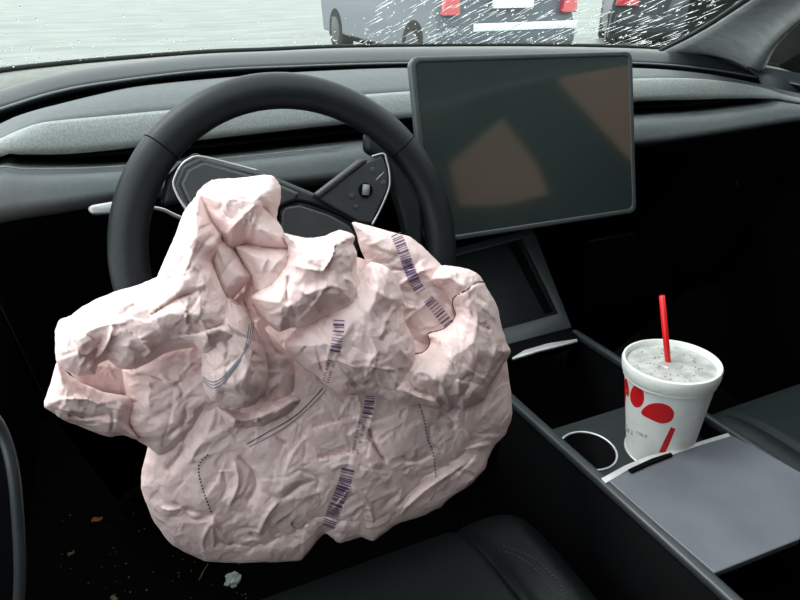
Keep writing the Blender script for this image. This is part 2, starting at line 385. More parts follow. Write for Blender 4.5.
wm.node_tree.links.new(g.outputs[0], nn['Material Output'].inputs['Surface']); me.materials.append(wm)
me.polygons.foreach_set('use_smooth', [True] * len(me.polygons))
wd = bpy.data.objects.new('water_droplets', me); COL.objects.link(wd); tag(wd, 'rain beads and streaks clinging to the windshield', 'water', kind='stuff')

# ------------------------------------------------------------------ right pillar, roof, doors, floor (the shell)
pl = [(662, 50.5), (700, 31), (748, 0), (800, -38), (900, -120)]
prr = [(757, 72), (768, 48), (800, 16), (860, -22), (980, -75)]
YL = [.97, .80, .62, .45, .25]; YR = [.80, .72, .60, .45, .25]
def yat(px, Ys): return resample(np.array([PY(x, y, Y) for (x, y), Y in zip(px, Ys)]), 16)
L_ = catmull([PY(x, y, Y) for (x, y), Y in zip(pl, (1.02, .84, .66, .48, .28))], 6); R_ = catmull([PY(x, y, Y) for (x, y), Y in zip(prr, (.84, .74, .62, .46, .28))], 6)
rws = []
for f in np.linspace(0, 1, 9):
    q = L_ * (1 - f) + R_ * f + np.array([0, -.02, .01]) * math.sin(math.pi * f) * 1.3; rws.append(q)
pi_ = link('trim_2', *loft(rws + [R_ + [.05, .03, 0]]), M['pillar'], solid=.006)
tag(pi_, 'grey windshield pillar cover on the passenger side', kind='structure')
V, Fc = tube(L_ + np.array([0, .004, 0]), .004, 8); s2 = link('trim_3', V, Fc, M['rubber']); tag(s2, 'black seal between the windshield and the right pillar', kind='structure')

XR = 1.27; XL = -.33
def wallpoly(x, outer, holes, th, m, name, **kw):
    loops = [[Vector((0, y, z)) for y, z in outer]] + [[Vector((0, y, z)) for y, z in h] for h in holes]
    tri = tessellate_polygon(loops); pts = [p for l in loops for p in l]
    V = [(x, p.y, p.z) for p in pts] + [(x + th, p.y, p.z) for p in pts]; n = len(pts)
    Fc = [tuple(t) for t in tri] + [tuple(i + n for i in t) for t in tri]
    o = 0
    for l in loops:
        k = len(l); Fc += [(o + i, o + (i + 1) % k, n + o + (i + 1) % k, n + o + i) for i in range(k)]; o += k
    return link(name, V, Fc, m, smooth=False, **kw)
# screen plane first: its mirror image of the passenger side sets where the windows open
QS = (.50785771, .6989944, .94046688, .23228806, .01928991, .3122994, -.02658111)
def screen_frame():
    c = np.array(QS[:3]); h = QS[3]; y, t, r = QS[4:]
    x = np.array([math.cos(y), math.sin(y), 0]); n = np.array([-math.sin(y), math.cos(y), 0]); z = np.array([0, 0, 1.])
    z2 = z * math.cos(t) + n * math.sin(t); n2 = n * math.cos(t) - z * math.sin(t)
    x2 = x * math.cos(r) + z2 * math.sin(r); z3 = -x * math.sin(r) + z2 * math.cos(r)
    return c, x2, z3, -n2, h
sc_, sx_, sz_, sn_, sh_ = screen_frame()
win_f = [(-.42, 1.05), (.40, 1.02), (.55, 1.10), (.30, 1.30), (-.08, 1.40), (-.30, 1.40)]
win_r = [(-1.35, 1.05), (-.62, 1.05), (-.50, 1.12), (-.42, 1.38), (-1.2, 1.38)]
def mirror_hit(px, py, X):
    r = ray(px, py); H = PPL(px, py, sc_, sn_); r = r / np.linalg.norm(r); o = r - 2 * (r @ sn_) * sn_
    q = H + o * ((X - H[0]) / o[0]); return (q[1], q[2])
win_r = [mirror_hit(x, y, XR) for x, y in ((498, 112), (437, 166), (448, 208), (500, 207), (549, 194), (537, 163))]
win_f = [mirror_hit(x, y, XR) for x, y in ((543, 82), (560, 62), (590, 52), (632, 52), (640, 190), (583, 127))]
rd = wallpoly(XR, [(1.2, .2), (1.2, .99), (1.2, 1.2), (.86, 1.4), (.62, 1.5), (.35, 1.6), (.0, 1.66), (-.4, 1.66), (-2.2, 1.66), (-2.2, .2)], [win_f, win_r], .06, M['black'], 'door_1')
tag(rd, 'black passenger side door panel and window frame', kind='structure')
for k_, wv in enumerate((win_f, win_r)):
    o = link('window_%d' % (k_ + 2), *slab([(XR + .03, y, z) for y, z in wv], (.004, 0, 0)), thin_glass('amber_tinted_glass', (.66, .50, .40)), smooth=False); tag(o, ('tinted front passenger side window', 'tinted rear passenger side window')[k_], kind='structure')
# door top ledge right of the dash
dt = [PY(x, y, .80) for x, y in ((760, 76), (800, 84), (880, 96))]
dt = [p * 1 for p in dt]
V, Fc = loft([np.array(dt) + [0, .03, .012], np.array(dt), np.array(dt) + [0, -.02, -.03], np.array(dt) + [0, -.01, -.2]]); o = link('trim_4', V, Fc, M['roll'], solid=.004); tag(o, 'dark ledge at the top of the passenger door', kind='structure')
ld = wallpoly(XL, [(1.45, .2), (1.45, .86), (1.1, .86), (.75, .80), (.2, .80), (-.15, .80), (-.30, 1.58), (-2.2, 1.58), (-2.2, .2)], [], -.06, M['black'], 'door_2'); tag(ld, 'black driver side door panel', kind='structure')  # unseen rear part raised to the roof to cut light from behind
fl = link('floor', *box(XL - .06, XR + .06, -2.2, 1.45, .17, .20), M['carpet'], smooth=False); tag(fl, 'black carpeted car floor', kind='structure')
fw_ = link('wall_front', *box(XL - .06, XR + .06, 1.40, 1.45, .2, .97), M['black'], smooth=False); tag(fw_, 'black firewall ahead of the footwells', kind='structure')
bw = link('wall_back', *box(XL - .06, XR + .06, -2.25, -2.2, .17, 1.6), M['black'], smooth=False); tag(bw, 'black rear wall of the cabin behind the seats', kind='structure')
rf = link('ceiling', *join([box(XL - .05, XR + .05, -.10, .12, 1.50, 1.54), box(XL - .05, XR + .05, -2.2, -.1, 1.55, 1.6)]), M['pillar'], smooth=False); tag(rf, 'grey headliner above the seats', kind='structure')

# ------------------------------------------------------------------ steering wheel
ANG = R(24); wn_ = np.array([0, -math.cos(ANG), math.sin(ANG)]); wu = np.array([0, math.sin(ANG), math.cos(ANG)]); wx = np.array([1., 0, 0])
WC = PD(299, 250, .65)
def WP(px, py, off=0): return PPL(px, py, WC + wn_ * off, wn_)
sw = thing('steering_wheel', 'black leather steering wheel with silver-edged spokes behind the burst airbag', 'steering wheel', tuple(WC))
a = np.linspace(0, 2 * math.pi, 120, endpoint=False); RM = .1665
V = []; Fc = []; sg = 20
for i, q in enumerate(a):
    rd_ = wx * math.cos(q) + wu * math.sin(q)
    for j in range(sg):
        b = 2 * math.pi * j / sg
        V.append(WC + rd_ * (RM + .0185 * math.cos(b)) + wn_ * .0165 * math.sin(b))
for i in range(120):
    for j in range(sg): Fc.append((i * sg + j, i * sg + (j + 1) % sg, ((i + 1) % 120) * sg + (j + 1) % sg, ((i + 1) % 120) * sg + j))
rim = link('rim', V, Fc, M['rim'], sw)
for ang_ in (134, 35, 0 - 60):   # stitched joins in the leather
    q = R(ang_); rd_ = wx * math.cos(q) + wu * math.sin(q)
    pth = [WC + rd_ * (RM + .0187 * math.cos(b)) + wn_ * .0167 * math.sin(b) for b in np.linspace(0, 2 * math.pi, 24, endpoint=False)]
    V, Fc = tube(pth, .0006, 5, True); link('seam', V, Fc, M['black'], rim)
nrm_b = -wn_
def wpoly(pts, off, depth, m, name, parent=sw, bev=.003):
    P = [WP(x, y, off) for x, y in pts]
    return link(name, *slab(P, nrm_b * depth), m, parent, bevel=bev, smooth=True, sharp=40)
# spokes: dark arms reaching the rim
wpoly([(366, 130), (390, 150), (424, 190), (424, 262), (412, 262), (402, 215), (392, 186), (385, 160), (366, 150)], .004, .018, M['rim'], 'spoke', bev=.006)
wpoly([(166, 176), (184, 158), (198, 150), (205, 160), (186, 200), (160, 206)], .000, .016, M['rim'], 'spoke', bev=.006)
wpoly([(255, 330), (315, 330), (318, 420), (250, 420)], .002, .018, M['rim'], 'spoke', bev=.006)
lp = [(200, 156.5), (272, 175), (320, 195), (357, 222), (361, 248), (330, 290), (240, 290), (205, 240), (183, 204), (174, 184), (182, 165)]
wpoly(lp, .016, .03, M['hub'], 'hub', bev=.004)
pod_in = [(203, 161), (270, 180), (300, 193), (285, 215), (215, 235), (188, 201), (180, 184), (187, 169)]
wpoly(pod_in, .021, .006, M['pod'], 'button_pod', bev=.003)
pm = wpoly([(199, 190), (206, 181), (222, 186), (246, 193), (232, 215), (205, 212)], .025, .005, M['hub'], 'button', bev=.002)
trim = [WP(x, y, .0205) for x, y in ((258, 171), (230, 163.5), (200, 156.5), (188, 160), (181, 166), (176, 175), (173.5, 184), (177, 194), (182, 203), (192, 217))]
V, Fc = tube(catmull(trim, 6), .0014, 8); tr1 = link('silver_trim', V, Fc, M['silver'], sw)
# airbag cover flap with its outline
cov = [(281, 212), (285, 206), (300, 204), (330, 214), (350, 225), (355, 234), (356, 262), (340, 280), (282, 280)]
wpoly(cov, .023, .008, M['pod'], 'cover', bev=.003)
V, Fc = tube(catmull([WP(x, y, .0225) for x, y in ((277, 222), (279, 209), (287, 203), (302, 201), (332, 211), (353, 222), (359, 231), (359, 248))], 6), .0022, 8); link('cover_edge', V, Fc, M['black'], sw)
# right pod
rp = [(383, 154.5), (389, 172), (389, 188), (372, 224), (358, 222), (330, 206), (318, 197), (368, 160)]
wpoly(rp, .022, .02, M['hub'], 'button_pod', bev=.003)
wpoly([(314, 194), (362, 157), (369, 160), (320, 198)], .026, .02, M['pod'], 'pod_bar', bev=.003)
V, Fc = tube(catmull([WP(x, y, .0225) for x, y in ((372, 156.5), (383.5, 154), (387, 162), (389.5, 174), (389, 188), (381, 208), (372, 225))], 6), .0013, 8); link('silver_trim', V, Fc, M['silver'], sw)
wc_ = WP(366, 190, .024)
ringp = [wc_ + (wx * math.cos(q) + wu * math.sin(q)) * .0078 for q in np.linspace(0, 2 * math.pi, 28, endpoint=False)]
link('scroll_ring', *slab(ringp, nrm_b * .004), M['black'], sw, bevel=.001)
ax = (wx * .25 + wu * .97)
V = []; Fc = []
V, Fc = tube([wc_ - ax * .0055 + wn_ * -.001, wc_ + ax * .0055 + wn_ * -.001], .0042, 16); link('scroll_wheel', V, Fc, M['dash'], sw)
for (x, y, s_) in ((373, 170, .0032), (384, 183, .003), (352, 196, .003), (356, 207, .0026)):
    p = WP(x, y, .023); q_ = [p + (wx * math.cos(q) + wu * math.sin(q)) * s_ for q in np.linspace(0, 2 * math.pi, 14, endpoint=False)]
    link('button', *slab(q_, nrm_b * .002), M['pod'], sw, bevel=.0005)
V, Fc = tube([WP(376, 180, .0228), WP(384, 172, .0228)], .0005, 5); link('printed_line', V, Fc, M['silver'], sw)
# column behind the hub
cp0 = WC - wn_ * .012; cp1 = WC - wn_ * .30
ringc = lambda c, rx, ry: [c + wx * rx * math.cos(q) + wu * ry * math.sin(q) for q in np.linspace(0, 2 * math.pi, 24, endpoint=False)]
keep(sw)
colm = thing('steering_column', 'black steering column cowl with a silver grey stalk on its left', 'steering column', tuple(cp1))
r1 = ringc(cp0 - wn_ * .035, .052, .045); r2 = ringc(cp1, .075, .06)
link('cowl', r1 + r2, [(i, (i + 1) % 24, 24 + (i + 1) % 24, 24 + i) for i in range(24)] + [tuple(range(24)), tuple(range(24, 48))], M['black'], colm)
q1 = [WP(x, y, -.055) for x, y in ((87, 207), (124, 200), (160, 205), (182, 214), (182, 219), (160, 211), (124, 213), (92, 215))]
link('turn_stalk', *slab([WP(x, y, -.055) for x, y in ((86, 208), (92, 204.5), (124, 199), (140, 203), (140, 212), (124, 213), (92, 215))], nrm_b * .008), M['silver'], colm, bevel=.003)
V, Fc = tube(catmull([WP(x, y, -.058) for x, y in ((130, 206), (160, 209), (181, 218), (230, 235))], 6), .0022, 8); link('stalk_shaft', V, Fc, M['silver'], colm)
keep(colm)

# ------------------------------------------------------------------ touchscreen
def SP(u, v, off=0): return sc_ + sx_ * u + sz_ * v + sn_ * off
def rrect(w, h, r, n=6, f=SP, off=0):
    P = []
    for cx_, cy_, a0 in ((w / 2 - r, h / 2 - r, 0), (-w / 2 + r, h / 2 - r, 90), (-w / 2 + r, -h / 2 + r, 180), (w / 2 - r, -h / 2 + r, 270)):
        for i in range(n + 1): q = R(a0 + 90 * i / n); P.append(f(cx_ + r * math.cos(q), cy_ + r * math.sin(q), off))
    return P
ts = thing('touchscreen', 'large switched-off centre touchscreen with a grey rounded bezel', 'screen', tuple(SP(0, -sh_ / 2)))
bz = link('bezel', *frame_ring(rrect(.357, sh_ + .002, .012), rrect(.341, sh_ - .013, .008), -sn_ * .012), M['bezel'], ts, bevel=.0025)
link('screen_glass', *slab(rrect(.3415, sh_ - .0125, .008, off=-.0015), -sn_ * .006), M['screen'], ts, smooth=False)
link('back_shell', *slab(rrect(.35, sh_ - .006, .012, off=-.008), -sn_ * .012), M['black'], ts, bevel=.004)
link('mount_arm', *slab([SP(-.04, -.09, -.02), SP(.04, -.09, -.02), SP(.05, .03, -.02), SP(-.05, .03, -.02)], -sn_ * .03 + np.array([0, .12, -.02])), M['black'], ts, bevel=.004)
keep(ts)

# ------------------------------------------------------------------ centre console
ZC = .625
cons = thing('centre_console', 'black centre console with grey side rails, phone ramp, cup tray and sliding lid', 'console', tuple(PZ(640, 470, .25)))
def rail(pa, pb, w, depth, name):
    A = PZ(*pa, ZC); B = PZ(*pb, ZC); d = (B - A); d[2] = 0; B = B + d / np.linalg.norm(d) * .25
    s_ = np.array([d[1], -d[0], 0]); s_ /= np.linalg.norm(s_)
    if s_[0] < 0: s_ = -s_
    P = [A, B, B + s_ * w, A + s_ * w]
    link(name, *slab(P, (0, 0, -.012)), M['rail'], cons, bevel=.004)
    P2 = [p + np.array([0, 0, -.011]) + (s_ * .002 if i < 2 else -s_ * .002) for i, p in enumerate(P)]
    link(name.replace('rail', 'wall'), *slab(P2, (0, 0, -depth)), M['black'], cons)
    return A, B, s_
LA, LB, Ls = rail((503, 394), (730, 600), .014, .33, 'side_rail')
RA, RB, Rs = rail((571, 330), (806, 481), .012, .33, 'side_rail')
def CP(x, y, dz=0): return PZ(x, y, ZC + dz)
# left rail runs forward to the ramp too
FA = CP(496, 348); link('side_rail', *slab([LA, LA + Ls * .014, FA + np.array([.014, 0, 0]), FA], (0, 0, -.03)), M['black'], cons, bevel=.003)
# phone ramp
fl0 = [PZ(488, 349, ZC), PZ(573, 327, ZC)]; T0 = PY(533, 228, .93); T1 = T0 + (fl0[0] - fl0[1]) * 1.15
T1 = T0 + np.array([-.215, 0, 0])
outer = [fl0[0] + (fl0[0] - fl0[1]) * 1.2, fl0[1], T0, T1 + np.array([-.05, 0, 0])]
pn = np.cross(outer[1] - outer[0], outer[2] - outer[0]); pn /= np.linalg.norm(pn); pn = pn if pn[2] > 0 else -pn
def onpl(x, y, off=0): return PPL(x, y, fl0[1] + pn * off, pn)
o4 = [onpl(400, 374), onpl(572, 327), onpl(533, 228), onpl(400, 262)]
i4 = [onpl(410, 354), onpl(558, 313), onpl(522, 238), onpl(410, 268)]
link('phone_ramp_frame', *frame_ring(o4, i4, -pn * .012), M['rail'], cons, bevel=.002)
link('phone_pad', *slab([p - pn * .006 for p in i4], -pn * .01), M['pad'], cons)
link('pad_groove', *slab([onpl(505, 238, -.0055), onpl(516, 238, -.0055), onpl(553, 312, -.0055), onpl(545, 314, -.0055)], -pn * .0008), M['black'], cons)
# front lip with the silver latch
lipP = [PZ(x, y, ZC - .002) for x, y in ((488, 350), (574, 328), (579, 338), (490, 364))]
link('front_lip', *slab(lipP, (0, 0, -.02)), M['black'], cons, bevel=.002)
lt = [PZ(x, y, ZC + .003) for x, y in ((512, 357.5), (524, 350), (548, 343), (577, 338.5), (578, 340.5), (562, 345), (538, 351), (514, 358.5))]
link('latch', *slab(lt, (0, 0, -.004)), M['bright'], cons, bevel=.001)
# storage well floor, tray with cup holes, lid
well = [PZ(x, y, ZC - .10) for x, y in ((480, 380), (600, 350), (690, 420), (560, 470))]
link('storage_well', *slab([LA + [.015, 0, -.14], RA + [0, 0, -.14], RB + [0, 0, -.14], LB + [.015, 0, -.14]], (0, 0, -.02)), M['black'], cons)
# tray: polygon with two round holes
ZT = ZC - .035
hc1 = PZ(588, 457, ZT); hc2 = PZ(653, 452, ZT)
hr1 = .040
tfront = [PZ(549, 431, ZT), PZ(617, 407, ZT)]
def lerp(a, b, t): return a * (1 - t) + b * t
def on_rail_left(Y): t = (Y - LA[1]) / (LB[1] - LA[1]); return lerp(LA, LB, t) + Ls * .014
def on_rail_right(Y): t = (Y - RA[1]) / (RB[1] - RA[1]); return lerp(RA, RB, t)
yF = tfront[0][1]; yB = yF - .16
pL0, pR0, pL1, pR1 = on_rail_left(yF), on_rail_right(yF), on_rail_left(yB), on_rail_right(yB)
rh = ray(672, 361) * [1, 1, 0]; rh /= np.linalg.norm(rh); CAX = np.array([0, 0, 1.]) + rh * math.tan(R(3)) - np.array([rh[1], -rh[0], 0]) * .075; CAX /= np.linalg.norm(CAX)
cz_ = PZ(655, 453, ZC) + rh * .052; CUPB = cz_ - CAX * (.035 / CAX[2])
for hh in np.linspace(.08, .3, 600):
    CUPT = CUPB + CAX * hh
    if proj(CUPT)[1] < 361: break
RT = 46.5 * ((CUPT - CAM) @ fw) / F
print('cup foot', CUPB, proj(CUPB), proj(CUPT), 'height', CUPT[2] - ZT, 'RT', RT, 'rails', pL0, pR0)
cx2 = CUPB[0]; cy_ = CUPB[1]; H1 = PZ(588, 451, ZT); cx1 = H1[0]; cy1 = H1[1]; print('hole1', H1)
HOLES = ((cx1, cy1, .036), (cx2, cy_, .0405))
loops = [[Vector((p[0], p[1], 0)) for p in (pL0, pR0, pR1, pL1)]]
for cx_, cy_, hr_ in HOLES:
    loops.append([Vector((cx_ + hr_ * math.cos(q), cy_ + hr_ * math.sin(q), 0)) for q in np.linspace(0, 2 * math.pi, 40, endpoint=False)])
tri = tessellate_polygon(loops); pts = [p for l in loops for p in l]; n = len(pts)
V = [(p.x, p.y, ZT) for p in pts] + [(p.x, p.y, ZT - .006) for p in pts]; Fc = [tuple(t) for t in tri] + [tuple(i + n for i in t) for t in tri]
o_ = 0
for l in loops:
    k = len(l); Fc += [(o_ + i, o_ + (i + 1) % k, n + o_ + (i + 1) % k, n + o_ + i) for i in range(k)]; o_ += k
tray = link('cup_tray', V, Fc, M['tray'], cons, smooth=False)
for cx_, cy_, hr_ in HOLES:
    ring = [(cx_ + (hr_ + .0005) * math.cos(q), cy_ + (hr_ + .0005) * math.sin(q), ZT + .001) for q in np.linspace(0, 2 * math.pi, 60, endpoint=False)]
    V, Fc = tube(ring, .0015, 8, True); link('cup_ring', V, Fc, M['bright'], cons)
    V = []; nn_ = 40
    for r0, z0 in ((hr_ - .0005, ZT), (hr_ - .004, ZT - .09), (.001, ZT - .09)):
        V += [(cx_ + r0 * math.cos(q), cy_ + r0 * math.sin(q), z0) for q in np.linspace(0, 2 * math.pi, nn_, endpoint=False)]
    Fc = [(i * nn_ + j, i * nn_ + (j + 1) % nn_, (i + 1) * nn_ + (j + 1) % nn_, (i + 1) * nn_ + j) for i in range(2) for j in range(nn_)]
    link('cup_well', V, Fc, M['black'], cons, solid=.002)
# sliding lid
ZL = ZC + .001
lf = [PZ(x, y, ZL) for x, y in ((608, 480), (640, 465), (690, 447), (730, 434), (770, 455), (822, 484), (800, 539), (715, 573), (660, 526))]
link('sliding_lid', *slab(lf, (0, 0, -.009)), M['lid'], cons, bevel=.0015, smooth=False)
st = [PZ(x, y, ZL + .001) for x, y in ((601, 478), (625, 465), (648, 455.5), (672, 450), (700, 441), (728, 432.5), (731, 436), (700, 445), (674, 454), (650, 461), (628, 470), (606, 483))]
link('lid_edge_trim', *slab(st, (0, 0, -.008)), M['bright'], cons, bevel=.001, smooth=False)
st = [PZ(x, y, ZL + .0035) for x, y in ((628, 469), (652, 458), (671, 452), (673, 455), (652, 463), (632, 472))]
link('lid_grip', *slab(st, (0, 0, -.003)), M['black'], cons, bevel=.0008, smooth=False)
keep(cons)

# ------------------------------------------------------------------ cup, straw
cb = CUPB; ctop = CUPT; axis = CAX
e1 = np.cross(axis, [0, 1., 0]); e1 /= np.linalg.norm(e1); e2 = np.cross(e1, axis); e2 = e2 if e2[1] > 0 else -e2
H_ = np.linalg.norm(ctop - cb)
cupt = thing('drink_cup', 'white foam cup with red spots and a clear lid standing in the console cup holder', 'cup', tuple(cb))
def lathe(prof, m, name, parent, seg=64, close=True):
    V = []; 
    for r, h in prof:
        V += [cb + axis * h + (e1 * math.cos(q) + e2 * math.sin(q)) * r for q in np.linspace(0, 2 * math.pi, seg, endpoint=False)]
    n = len(prof); Fc = [(i * seg + j, i * seg + (j + 1) % seg, (i + 1) * seg + (j + 1) % seg, (i + 1) * seg + j) for i in range(n - 1) for j in range(seg)]
    if close: Fc += [tuple(range(seg)), tuple(range((n - 1) * seg, n * seg))]
    return link(name, V, Fc, m, parent, sharp=35)
Hc = H_
def crad(h): return .039 + (RT - .0035 - .039) * min(1, max(0, h / (Hc - .012)))
lathe([(.032, -.06), (.0365, -.02)] + [(crad(h), h) for h in np.linspace(0, Hc - .022, 10)] + [(crad(Hc) + .001, Hc - .020), (crad(Hc) + .001, Hc - .01)], M['cup'], 'cup_body', cupt)
lidc = lathe([(crad(Hc) + .0012, Hc - .0155), (RT - .001, Hc - .0145), (RT, Hc - .010), (RT + .0005, Hc - .002), (RT - .0005, Hc + .001), (RT - .003, Hc + .0015), (RT - .0045, Hc - .001), (RT - .0055, Hc - .0065)], M['cup'], 'lid_rim', cupt)
lathe([(RT - .005, Hc - .0085), (RT - .005, Hc - .006), (RT - .010, Hc - .0045), (.014, Hc - .0045), (.012, Hc - .003), (.004, Hc - .003)], M['lidp'], 'lid_top', cupt)
bmL = []
rl = random.Random(11)
for i in range(46):
        q = rl.uniform(0, 2 * math.pi); rr = .042 * math.sqrt(rl.random()) + .001; sz = rl.uniform(.0004, .0009)
        c = cb + axis * (Hc - .0045) + (e1 * math.cos(q) + e2 * math.sin(q)) * rr
        bmL.append(slab([c + (e1 * math.cos(w_) * rl.uniform(.8, 1.8) + e2 * math.sin(w_)) * sz for w_ in np.linspace(0, 2 * math.pi, 7, endpoint=False)], axis * .0006))
V, Fc = join(bmL); tag(link('ice_flecks', V, Fc, M['grey_ink'], lidc.parent, smooth=False), kind='stuff')
# printed marks: pixel outlines dropped on the cone
def cup_hit(px, py, off=.0004):
    r = ray(px, py); lo = None
    bestp = (9, None)
    for s_ in np.linspace(.45, .85, 1200):
        p = CAM + r * s_; h = (p - cb) @ axis; d = np.linalg.norm(p - cb - axis * h)
        if d <= crad(h) + off: return p
        if d - crad(h) < bestp[0]: bestp = (d - crad(h), cb + axis * h + (p - cb - axis * h) / d * (crad(h) + off))
    return bestp[1]
def cup_decal(poly, m, name, nrad=3):
    c = np.mean(poly, axis=0); V = [cup_hit(*c)]; n = len(poly); Fc = []
    for k in range(1, nrad + 1):
        for p in poly: q = c + (np.array(p) - c) * k / nrad; V.append(cup_hit(*q))
    for j in range(n): Fc.append((0, 1 + j, 1 + (j + 1) % n))
    for k in range(nrad - 1):
        for j in range(n): a_ = 1 + k * n; Fc.append((a_ + j, a_ + (j + 1) % n, a_ + n + (j + 1) % n, a_ + n + j))
    return link(name, V, Fc, m, cupt)
def ell(cx, cy, a_, b_, rot, n=28):
    return [(cx + a_ * math.cos(q) * math.cos(rot) - b_ * math.sin(q) * math.sin(rot), cy + a_ * math.cos(q) * math.sin(rot) + b_ * math.sin(q) * math.cos(rot)) for q in np.linspace(0, 2 * math.pi, n, endpoint=False)]
cup_decal(ell(637, 396.5, 7, 11, -.06), M['red'], 'red_spot')
cup_decal(catmull([(641, 413), (648, 405), (659, 403), (669, 406), (674, 413), (671, 421), (662, 423.5), (652, 420)], 4, True), M['red'], 'red_leaf')
cup_decal(catmull([(624.4, 381), (627, 380), (629, 392), (627.5, 397), (626, 390), (624.6, 407)], 3, True), M['red'], 'red_letter')
cup_decal([(671, 427), (675.5, 429), (668, 447), (665, 453), (659, 452), (664, 441)], M['red'], 'red_stem')
def scribble(pts, r, m, name):
    V, Fc = tube([cup_hit(*p, off=.0003) for p in pts], r, 5); return V, Fc
tx = []
for pts in ([(624, 423), (627, 426)], [(625, 424.5), (624.5, 430)], [(627, 427), (627, 432)], [(629, 428), (628.5, 433)], [(627, 430), (629, 431)], [(631, 430), (632.5, 432), (631, 434), (633, 435)],
            [(637, 431), (636.8, 434)], [(639, 432), (640, 435), (641, 432.5), (641.5, 436)], [(643, 434), (643, 437)], [(645, 434.5), (647, 437.5)], [(647, 435), (645, 438)]):
    tx.append(scribble(pts, .00035, M['grey_ink'], ''))
V, Fc = join(tx); link('small_print', V, Fc, M['grey_ink'], cupt)
keep(cupt)
s0 = PPL(668, 362, cb + axis * (Hc - .004), axis); s1 = PD(661.5, 296, .585); sdir = s1 - s0
# keep the straw near upright: its top lies where the sight line passes the upright through the lid slot
sdn = axis + np.array([-.10, .0, 0]); 
best = None
for d in np.linspace(.45, .85, 400):
    p = PD(662, 296, d); v = p - s0; L0_ = np.linalg.norm(v); cst = (v / L0_) @ axis
    if best is None or cst > best[0]: best = (cst, p)
s1 = best[1]
sdir = (s1 - s0) / np.linalg.norm(s1 - s0)
V, Fc = tube([s0 - sdir * .06, s0, s1], .0036, 16)
o = link('drinking_straw', V[:], Fc, M['straw']); tag(o, 'red straw poking up out of the cup lid', 'straw')

# ------------------------------------------------------------------ seats
def seat(name, label, pts, base_z, m, seams, h_roll=.035):
    """cushion: outline (plan, world x,y,z at crest) inflated to a padded block"""
    pass
def cushion_z(x, y, x0, x1, yf, yb, z, bol, gu):
    u = (x - (x0 + x1) / 2) / ((x1 - x0) / 2); v = (y - yf) / (yb - yf) * 2 - 1
    ed = max(0, 1 - abs(u) ** 7); ef = max(0, 1 - abs(v) ** 6)
    g = gu + .05 * v
    return z - .10 + .10 * (ed * ef) ** .45 + bol * math.exp(-((abs(u) - gu - .14) / .11) ** 2) * min(1, (v + 1) * 6) - .013 * math.exp(-((abs(u) - g) / .022) ** 2)
def cushion(x0, x1, yf, yb, z, bol, m, parent, gu=.66):
    nx, ny = 120, 60; V = []
    for i in range(nx + 1):
        u = -1 + 2 * i / nx
        for j in range(ny + 1):
            v = -1 + 2 * (j / ny) ** 1.4; x = (x0 + x1) / 2 + u * (x1 - x0) / 2; y = yf + (yb - yf) * (v + 1) / 2
            V.append((x, y, cushion_z(x, y, x0, x1, yf, yb, z, bol, gu)))
    Fc = [(i * (ny + 1) + j, i * (ny + 1) + j + 1, (i + 1) * (ny + 1) + j + 1, (i + 1) * (ny + 1) + j) for i in range(nx) for j in range(ny)]
    # skirt
    o = len(V); rim_ = [i * (ny + 1) for i in range(nx + 1)] + [nx * (ny + 1) + j for j in range(1, ny + 1)] + [i * (ny + 1) + ny for i in range(nx - 1, -1, -1)] + [j for j in range(ny - 1, 0, -1)]
    for r_ in rim_: p = V[r_]; V.append((p[0], p[1], z - .26))
    k = len(rim_)
    for i in range(k): Fc.append((rim_[i], rim_[(i + 1) % k], o + (i + 1) % k, o + i))
    Fc.append(tuple(range(o, o + k)))
    return link('cushion', V, Fc, m, parent)
ds = thing('driver_seat', 'black perforated leather driver seat cushion below the airbag', 'seat', (.11, .05, .2))
cushion(-.17, .405, .505, -.30, .55, .018, M['leather'], ds)
def on_cushion(px, py, args):
    r = ray(px, py); prev = None
    for d in np.linspace(.3, 1.2, 1800):
        p = CAM + r * d
        if args[0] < p[0] < args[1] and args[3] < p[1] < args[2] and p[2] <= cushion_z(p[0], p[1], *args): return p
    return None
for pts in (((503, 546), (520, 552), (540, 563), (556, 580), (568, 599)), ((505, 552), (518, 557), (534, 568), (548, 584), (559, 599))):
    P = [on_cushion(x, y, (-.17, .405, .505, -.30, .55, .018, .66)) for x, y in resample(catmull(pts, 6), 40)]; P = [p for p in P if p is not None]
    if len(P) > 6:
        parts = [tube([P[i] + [0, 0, .0006], P[i + 1] + [0, 0, .0006]], .0009, 5) for i in range(0, len(P) - 1, 2)]
        V, Fc = join(parts); tag(link('stitching', V, Fc, M['thread'], ds), kind='stuff')
keep(ds)
ps = thing('passenger_seat', 'dark grey-green passenger seat cushion right of the console', 'seat', (1.0, .2, .2))
cushion(.72, 1.235, .56, -.2, .53, .02, M['cloth2'], ps)
keep(ps)

# ------------------------------------------------------------------ things on the floor, door edge
zf = .215
fm = link('floor_mat', *slab([(-.25, -.1, .208), (.36, -.1, .208), (.38, 1.0, .208), (-.22, 1.0, .208)], (0, 0, -.006)), M['carpet'], bevel=.003); tag(fm, 'black carpet floor mat in the driver footwell', 'mat')
def crumple_ball(c, r, seed, m, name, label, cat, flat=.7):
    b = bmesh.new(); bmesh.ops.create_icosphere(b, subdivisions=3, radius=r)
    for v in b.verts:
        f = 1 + .9 * mn.noise(v.co * (2.2 / r) + Vector((seed, 0, 0))); v.co = v.co * f; v.co.z *= flat
    me = bpy.data.meshes.new(name); b.to_mesh(me); b.free(); me.materials.append(m); o = bpy.data.objects.new(name, me); COL.objects.link(o); o.location = c; return tag(o, label, cat)
pp = PZ(233, 580, .225); crumple_ball(tuple(pp), .012, 3, M['paper'], 'paper_scrap', 'crumpled white paper scrap on the floor under the airbag', 'paper')
